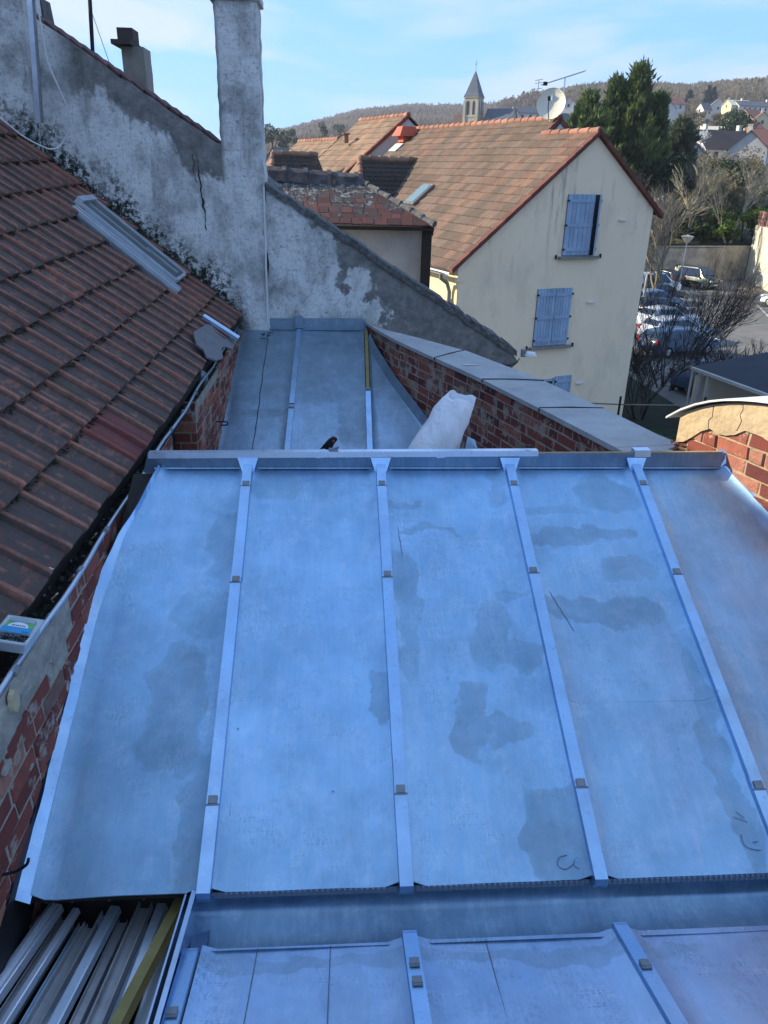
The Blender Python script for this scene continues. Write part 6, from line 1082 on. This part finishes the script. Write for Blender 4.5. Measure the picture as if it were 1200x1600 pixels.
# things against and above that wall
gp = thing('galvanised_duct', tuple(onY(68, 190, 8.15)), 'galvanised steel channel running down the corner of the wall at top left', 'duct'); m = MB(); a, b = onY(44, -60, 8.17), onY(62, 192, 8.17); m.beam(a, b, .055, .05, (0, 1, 0)); m.build('channel', M_GALV, gp); m = MB(); m.beam(a+V((.03, -.02, 0)), b+V((.03, -.02, 0)), .02, .03, (0, 1, 0)); m.build('lip', M_LEAD, gp)
cb = curve_tube([onY(x, y, Y) for x, y, Y in ((55, -20, 8.12), (64, 40, 8.12), (74, 95, 8.15), (92, 138, 8.2), (105, 170, 8.25), (107, 200, 8.3), (95, 226, 8.28), (80, 233, 8.2), (60, 226, 8.1), (35, 212, 8.0), (15, 196, 7.95), (-8, 178, 7.9))], .0075, 'white_cable', M_WHITEP, None, 7); tag(cb, 'loose white cable looping down the wall onto the old tiles', 'cable')
m = MB(); m.slab([onY(52, -5, 9.0), onY(62, -5, 9.0), onY(72, 42, 9.0), onY(60, 44, 9.0)], (0, .3, 0)); tag(m.build('roof_stack', M_COPE), 'dark tapered stub of masonry beside the galvanised duct at the top left', 'stack')
an = thing('antenna_mast', tuple(onY(147, 100, 10.0)), 'thin dark antenna pole rising above the raking wall at upper left', 'mast'); m = MB(); m.tube([onY(147, 120, 10.0), onY(137, -60, 10.0)], .022, 8); m.build('pole', M_BLACK, an); m = MB(); m.tube([onY(143, 18, 10), onY(182, 130, 10.4)], .004, 4); m.build('guy_wire', M_LEAD, an)
sc2 = thing('small_chimney', tuple(onY(205, 150, 11.0)), 'squat rendered chimney with dark cap between the antenna pole and the tall chimney', 'chimney'); a, b = onY(189, 72, 11.), onY(224, 72, 11.); m = MB(); prism_z(m, a.x, b.x, 11, 11.4, 8.2, a.z, seed=7, amp=.003); m.build('shaft', plain('aged_render', (.30, .28, .24), (.19, .18, .16), 4, .95, 0, .5, .02), sc2)
m = MB(); p = onY(178, 69, 11.); q = onY(222, 72, 11.); m.box(((p.x+b.x-.12)/2, 11.15, a.z+.03), (b.x-.12-p.x, .6, .05)); p, q = onY(182, 55, 11.), onY(206, 55, 11.); m.box(((p.x+q.x)/2, 11.2, a.z+.12), (q.x-p.x, .34, .16)); m.build('cap', plain('sooty_clay', (.075, .065, .06), rough=.95), sc2)
wl = thing('wall_lamp', tuple(onY(822, 553, 8.4)), 'small white floodlight on the broken end of the raking wall', 'lamp'); p = onY(824, 553, 8.38); m = MB(); m.lathe(p+V((.03, 0, .0)), [(0, .03), (.06, .015), (.075, -.015), (.07, -.02), (0, -.01)], 16); m.build('shade', M_WHITEP, wl, smooth=40); m = MB(); m.box(p+V((-.045, 0, .01)), (.05, .05, .08)); m.build('bracket', M_LEAD, wl)
cb = curve_tube([onY(x, y, 8.42) for x, y in ((812, 560), (805, 568), (792, 571), (765, 566), (738, 560))], .006, 'black_cable', M_BLACK, None, 5); tag(cb, 'black cable sagging from the floodlight along the raking wall', 'cable')
# ---- parapet wall with pale slabs
pp = thing('parapet_wall', (1.2, 6.2, 6.8), 'curved red brick parapet with smooth pale grey slabs on top, leading from the gable wall to the right', 'parapet')
fr_ = [V((.33, 8.44, 0)), V((.42, 8.02, 0)), V((.60, 7.42, 0)), V((.88, 6.68, 0)), V((1.17, 5.93, 0)), V((1.43, 5.13, 0)), V((1.69, 4.294, 0)), V((1.76, 4.05, 0))]
bk_ = [V((.345, 8.46, 0)), V((.46, 8.05, 0)), V((.80, 7.6, 0)), V((1.20, 7.0, 0)), V((1.66, 5.90, 0)), V((1.89, 5.13, 0)), V((2.10, 4.355, 0)), V((2.2, 4.1, 0))]
zc_ = 7.5
for i in range(2, 7):
    a, b = fr_[i], fr_[i+1]; o = V((-(b-a).y, (b-a).x, 0)).normalized(); o = o if o.x < 0 else -o; a_ = a-o*.03; b_ = b-o*.03
    bricks(pp, a_, b_, 5.6, lambda u: zc_-.035, o, 20+i, mat=M_BRICKR, thick=.15, relief=.004, Hh=.062, jn=.011)
a, b = fr_[0], fr_[2]; bricks(pp, a+V((.03, 0, 0)), b+V((.03, 0, 0)), 5.6, lambda u: zc_-.035, V((-.99, -.1, 0)), 31, mat=M_BRICKR, thick=.1, relief=.004)
for i, (s, e) in enumerate(((0, 3), (3, 4), (4, 5), (5, 6), (6, 7))):
    top = [fr_[k] for k in range(s, e+1)]+[bk_[k] for k in range(e, s-1, -1)]; j = (0, .003, .001, .004, .002)[i]
    m = MB(); m.slab([p+V((0, 0, zc_-.03)) for p in top], (0, 0, .03+j)); m.build('coping_slab', M_PCOPE, pp)
for k in (3, 4, 5): m = MB(); m.tube([fr_[k]+V((-.004, -.01, zc_-.02)), fr_[k]+V((.0, 0, zc_+.004)), lerp(fr_[k], bk_[k], .5)+V((0, .012, zc_+.006)), bk_[k]+V((0, 0, zc_+.004))], .006, 5); m.build('joint', M_BLACK, pp)
m = MB(); q = onZ(735, 582-1, zc_+.006); q = onZ(735, 570, zc_+.008); m.box(q, (.13, .035, .004)); tag(m.build('paper_scrap', M_HW[0]), 'thin white strip lying on the pale coping slab', 'strip')
m = MB(); m.slab([V((.5, 8.4, 0)), V((2.4, 4.2, 0)), V((2.5, 4.3, 0)), V((.6, 8.5, 0))], (0, 0, zc_-.12)); m.build('back_face', M_MORTAR, pp)
# ---- taller wall at the right edge
rwl = thing('brick_wall', (2.3, 3.3, 6.8), 'sunlit red brick wall with cracked ochre render under a pale curved sheet at the right edge', 'brick wall')
RA_, RB_ = V((2.045, 4.245, 0)), V((2.86, 2.05, 0)); ddr = (RB_-RA_).normalized(); Rn = V((ddr.y, -ddr.x, 0)); Rn = Rn if Rn.x < 0 else -Rn
def rtop(u): return 7.672+.33*(1-math.exp(-(u+.08)*2.6))
bricks(rwl, RA_, RB_, 6.3, rtop, Rn, 41, mat=mat_brick('bright_brick', (.42, .33, .22), .2), mortar=plain('ochre_mortar', (.40, .31, .19), (.28, .2, .13), 12, .95, 0, .9, .012, 0), keep=lambda u, z: z < rtop(u)-.17+.02*sin(u*17), relief=.010, thick=.28)
m = MB(); n = 40; vs = []; rd = random.Random(6)
lo_ = [rtop(2.3*i/n)-.16-.018*sin(i*1.3)-rd.uniform(0, .02) for i in range(n+1)]
pts = [RA_+ddr*(2.3*i/n)+V((0, 0, lo_[i])) for i in range(n+1)]+[RA_+ddr*(2.3*i/n)+V((0, 0, rtop(2.3*i/n)-.005)) for i in range(n, -1, -1)]; m.slab([p+Rn*.001 for p in pts], Rn*.016); m.build('render_band', M_RENDER, rwl)
m = MB()
for k, u0 in enumerate((.22, .42, .66)): m.tube([RA_+ddr*(u0+rd.uniform(-.012, .012))+Rn*.017+V((0, 0, rtop(u0)-.01-.03*i)) for i in range(6)], .0022, 3)
m.build('crack', M_BLACK, rwl)
sh = thing('coping_sheet', tuple(RA_+V((0, 0, 7.7))), 'thin pale curved sheet capping the sunlit brick wall at right', 'sheet'); m = MB(); n = 24; vs = []
T0 = -.08
def shz(u): return 7.695+.33*(1-math.exp(-(u-T0)*2.6))
for i in range(n+1):
    u = lerp(T0, 2.3, i/n); zt = shz(u); 
    for k in range(9): q = -.05+.40*k/8; vs.append(RA_+ddr*u-Rn*q+V((0, 0, zt+.0*cos(k*2.4)-.04*q)))
    for k in range(9): q = -.05+.40*k/8; vs.append(RA_+ddr*u-Rn*q+V((0, 0, zt-.012-.04*q)))
f = []
for i in range(n):
    for k in range(8): f.append((i*18+k, i*18+k+1, (i+1)*18+k+1, (i+1)*18+k)); f.append((i*18+9+k+1, i*18+9+k, (i+1)*18+9+k, (i+1)*18+9+k+1))
    f.append((i*18, (i+1)*18, (i+1)*18+9, i*18+9)); f.append((i*18+8, i*18+17, (i+1)*18+17, (i+1)*18+8))
f.append(tuple(range(9))+tuple(range(17, 8, -1))); m.add(vs, f); m.build('sheet', plain('pale_fibre_sheet', (.62, .62, .58), (.48, .48, .45), 6, .7), sh)
m = MB(); rd = random.Random(13)
for i in range(26): lump(m, RA_+ddr*rd.uniform(-.04, .14)+Rn*rd.uniform(-.04, .05)+V((0, 0, rd.uniform(7.44, 7.56))), rd.uniform(.010, .026), rd, .8)
tag(m.build('brick_rubble', M_BRICK), 'broken brick rubble where the parapet meets the sunlit wall', 'rubble', None, 'stuff')
# ---- white rubble sack, saw, timber offcut behind the ridge cap
sackp = [((.42, 4.28, 6.62), .16), ((.44, 4.29, 6.9), .19), ((.50, 4.32, 7.2), .185), ((.58, 4.36, 7.42), .150), ((.655, 4.40, 7.56), .122), ((.705, 4.43, 7.65), .112), ((.745, 4.45, 7.725), .098), ((.765, 4.46, 7.765), .080)]
m = MB(); n = 40; vs = []; rd = random.Random(21); K = 26; P = [V(p) for p, r in sackp]; Rr = [r for p, r in sackp]
def cat(A, t):
    i = min(int(t), len(A)-2); f = t-i; return A[i]*(1-f)+A[i+1]*f
for k in range(K+1):
    t = k/K*(len(P)-1); c = cat(P, t); r = cat(Rr, t); ax = (P[-1]-P[3]).normalized() if t > 2 else V((0, 0, 1)); X = V((1, 0, 0)); X = (X-ax*X.dot(ax)).normalized(); Y = ax.cross(X)
    for i in range(n):
        a = 2*pi*i/n; w = 1+.05*sin(a*3+k*.25)+.03*sin(a*7-k*.4)+.015*sin(a*11+k*.9)+.03*sin(k*1.1+a*2)*(1 if k < 20 else 0); vs.append(c+X*(cos(a)*r*w*1.0)+Y*(sin(a)*r*w*.85)+ax*(max(0, (k-20)/6)*(.035*sin(a+.6)+.012*sin(a*3))+.003*sin(a*9)))
m.add(vs, [(k*n+i, k*n+(i+1) % n, (k+1)*n+(i+1) % n, (k+1)*n+i) for k in range(K) for i in range(n)]); o = len(m.v)-n; ax = (P[-1]-P[3]).normalized()
vin = []
for k in range(1, 5):
    for i in range(n): q = V(m.v[o+i]); c = P[-1]; vin.append(c+(q-c)*(1-.03*k-.12*(k == 4))-ax*(.045*k))
base = len(m.v); m.v += [tuple(p) for p in vin]; 
for k in range(4):
    A_ = o if k == 0 else base+(k-1)*n; B_ = base+k*n; m.f += [(A_+i, A_+(i+1) % n, B_+(i+1) % n, B_+i) for i in range(n)]; m.r += [.5]*n
m.f.append(tuple(base+3*n+i for i in range(n))); m.r.append(.5); m.f.append(tuple(range(n-1, -1, -1))); m.r.append(.5)
g = G('woven_white_plastic'); p = g.pos(); wv = g.mth('MULTIPLY', g.mth('SINE', g.mth('MULTIPLY', g.xyz(p)[0], 900.)), g.mth('SINE', g.mth('MULTIPLY', g.xyz(p)[2], 900.))); M_SACK = g.out(g.mix(g.noise(p, 6., 4.), (.78, .80, .83), (.66, .68, .72)), .5, 0., g.bump(g.mth('ADD', g.mth('ADD', g.noise(g.map(p, (1.2, 1, .4), rot=(0, .6, 0)), 18., 3., .5, .6), g.mth('MULTIPLY', g.voro(g.map(p, (1, 1, .5)), 13., 'DISTANCE_TO_EDGE'), .12)), g.mth('MULTIPLY', wv, .02)), .9, .02), Subsurface_Weight=.1)
sk_ = m.build('rubble_sack', M_SACK, smooth=70); tag(sk_, 'open white woven plastic sack leaning behind the ridge cap beside the brick parapet', 'sack')
sw = thing('hand_saw', tuple(onY(512, 700, 4.05)), 'dark handled saw sticking up behind the ridge cap', 'saw'); m = MB(); S = lambda x, y: onY(x, y, 4.02); m.slab([S(498, 706), S(505, 697), S(514, 687), S(521, 683), S(526, 685), S(527, 688), S(522, 694), S(517, 706)], (0, .02, 0)); m.build('handle', M_BLACK, sw)
m = MB(); q = S(521, 689); m.tube([q+V((0, -.004, 0)), q+V((0, .024, 0))], .008, 10); m.build('hanging_eye', plain('red_ring', (.35, .05, .05)), sw); m = MB(); m.slab([S(497, 708), S(516, 708), S(500, 790), S(470, 790)], (0, .0015, 0)); m.build('blade', M_GALV, sw)
m = MB(); q = onY(521, 704, 3.93); m.box(q+V((0, 0, .005)), (.05, .03, .012)); m.tube([q+V((-.02, -.01, .01)), q+V((.03, .01, .018))], .005, 5); tag(m.build('loose_fixing', M_LEAD), 'small metal fixing lying on the ridge cap next to the saw', 'fixing')
m = MB(); q = onY(826, 699, 3.93); m.box(q+V((0, 0, .006)), (.03, .03, .012)); tag(m.build('wood_chip', M_WOODD), 'small brown chip lying near the right end of the ridge cap', 'chip')
m = MB(); a = onY(735, 692, 4.25); m.slab([a+V((-.03, 0, -.05)), a+V((.05, 0, -.05)), a+V((.03, .02, .01)), a+V((-.015, .02, .03))], (0, .006, 0)); tag(m.build('zinc_offcut', M_ZFAR), 'bent zinc offcut poking up between the sack and the brick parapet', 'metal offcut')
# plinth of our own building so that nothing hangs in the air
m = MB(); m.slab([(-1.1, 2.1, 0), (2.1, 2.1, 0), (1.9, 4.0, 0), (.5, 8.3, 0), (-1.1, 8.3, 0)], (0, 0, 6.3)); own = m.build('workshop_block', M_RENDER); tag(own, 'rendered block of the low workshop under the zinc roofs', 'building')
# ---- small clutter that a working roof collects
rd = random.Random(77)
for i, (px, py, lb) in enumerate(((407, 830, 'tiny dark grit crumb high on the second zinc bay from the left'), (372, 1138, 'tiny dark grit crumb beside the first long batten'), (520, 1236, 'tiny dark grit crumb low on the second zinc bay'), (700, 1060, 'tiny dark grit crumb on the third zinc bay'), (1060, 1170, 'tiny dark grit crumb on the fourth zinc bay'))):
    c = hit(px, py, (0, 3.9, 7.522), (0, -.4385, 1)); m = MB(); lump(m, c, .004, rd); tag(m.build('grit_crumb', M_BLACK), lb, 'grit', 'grit on the zinc roof')
# rubble and moss clods caught where the old tiles meet the gable wall
m = MB(); rd = random.Random(41)
for i in range(420):
    s_ = rd.uniform(-.05, 3.1)**1.0; c = tp(s_, 8.36-abs(rd.gauss(0, .035)), .03+abs(rd.gauss(0, .022))); lump(m, c, rd.uniform(.004, .013), rd, .8)
g = G('junction_debris'); c = g.ramp(g.attr(), [(0, (.02, .022, .012)), (.5, (.05, .055, .025)), (.72, (.10, .09, .06)), (.9, (.35, .34, .31)), (1, (.5, .48, .44))]); tag(m.build('junction_debris', g.out(c, 1.), tr), kind='stuff')
# olive undergrowth filling the slope between the yard wall and the first houses
for i, (px, py, D, w_, h, mt, lb) in enumerate(((1052, 262, 98, 9, 8, M_SCRUB, 'olive thicket below the second blossom tree'), (1086, 272, 96, 8, 7, M_EVG, 'dark green bush under the brown roofed house'), (1112, 258, 104, 9, 8, M_SCRUB, 'straw coloured thicket between the two brown roofed houses'),
        (1140, 268, 98, 9, 8, M_EVG, 'mid green bush in front of the brown roofed gable house'), (1166, 250, 108, 9, 8, M_SCRUB, 'pale olive thicket behind the second pale bare tree from the right'), (1192, 264, 98, 9, 8, M_SCRUB, 'olive brown thicket at the right edge below the red brown roof'),
        (1030, 300, 92, 8, 7, M_EVG, 'dark bush in the shade at the foot of the conifers'), (1125, 182, 300, 16, 9, M_SCRUB, 'olive clump of trees below the white steep gabled house'), (1152, 178, 290, 12, 8, M_EVG, 'green clump of trees below the cream walled low house'), (1088, 182, 300, 16, 10, M_SCRUB, 'brown clump of trees left of the narrow white house'))):
    c = EYE+ray(px, py)*D; bush('bush', c.x, c.y, c.z-h*.75, w_, h, mt, lb, n=3200, size=w_*.03, lumps=20, rb=.5)
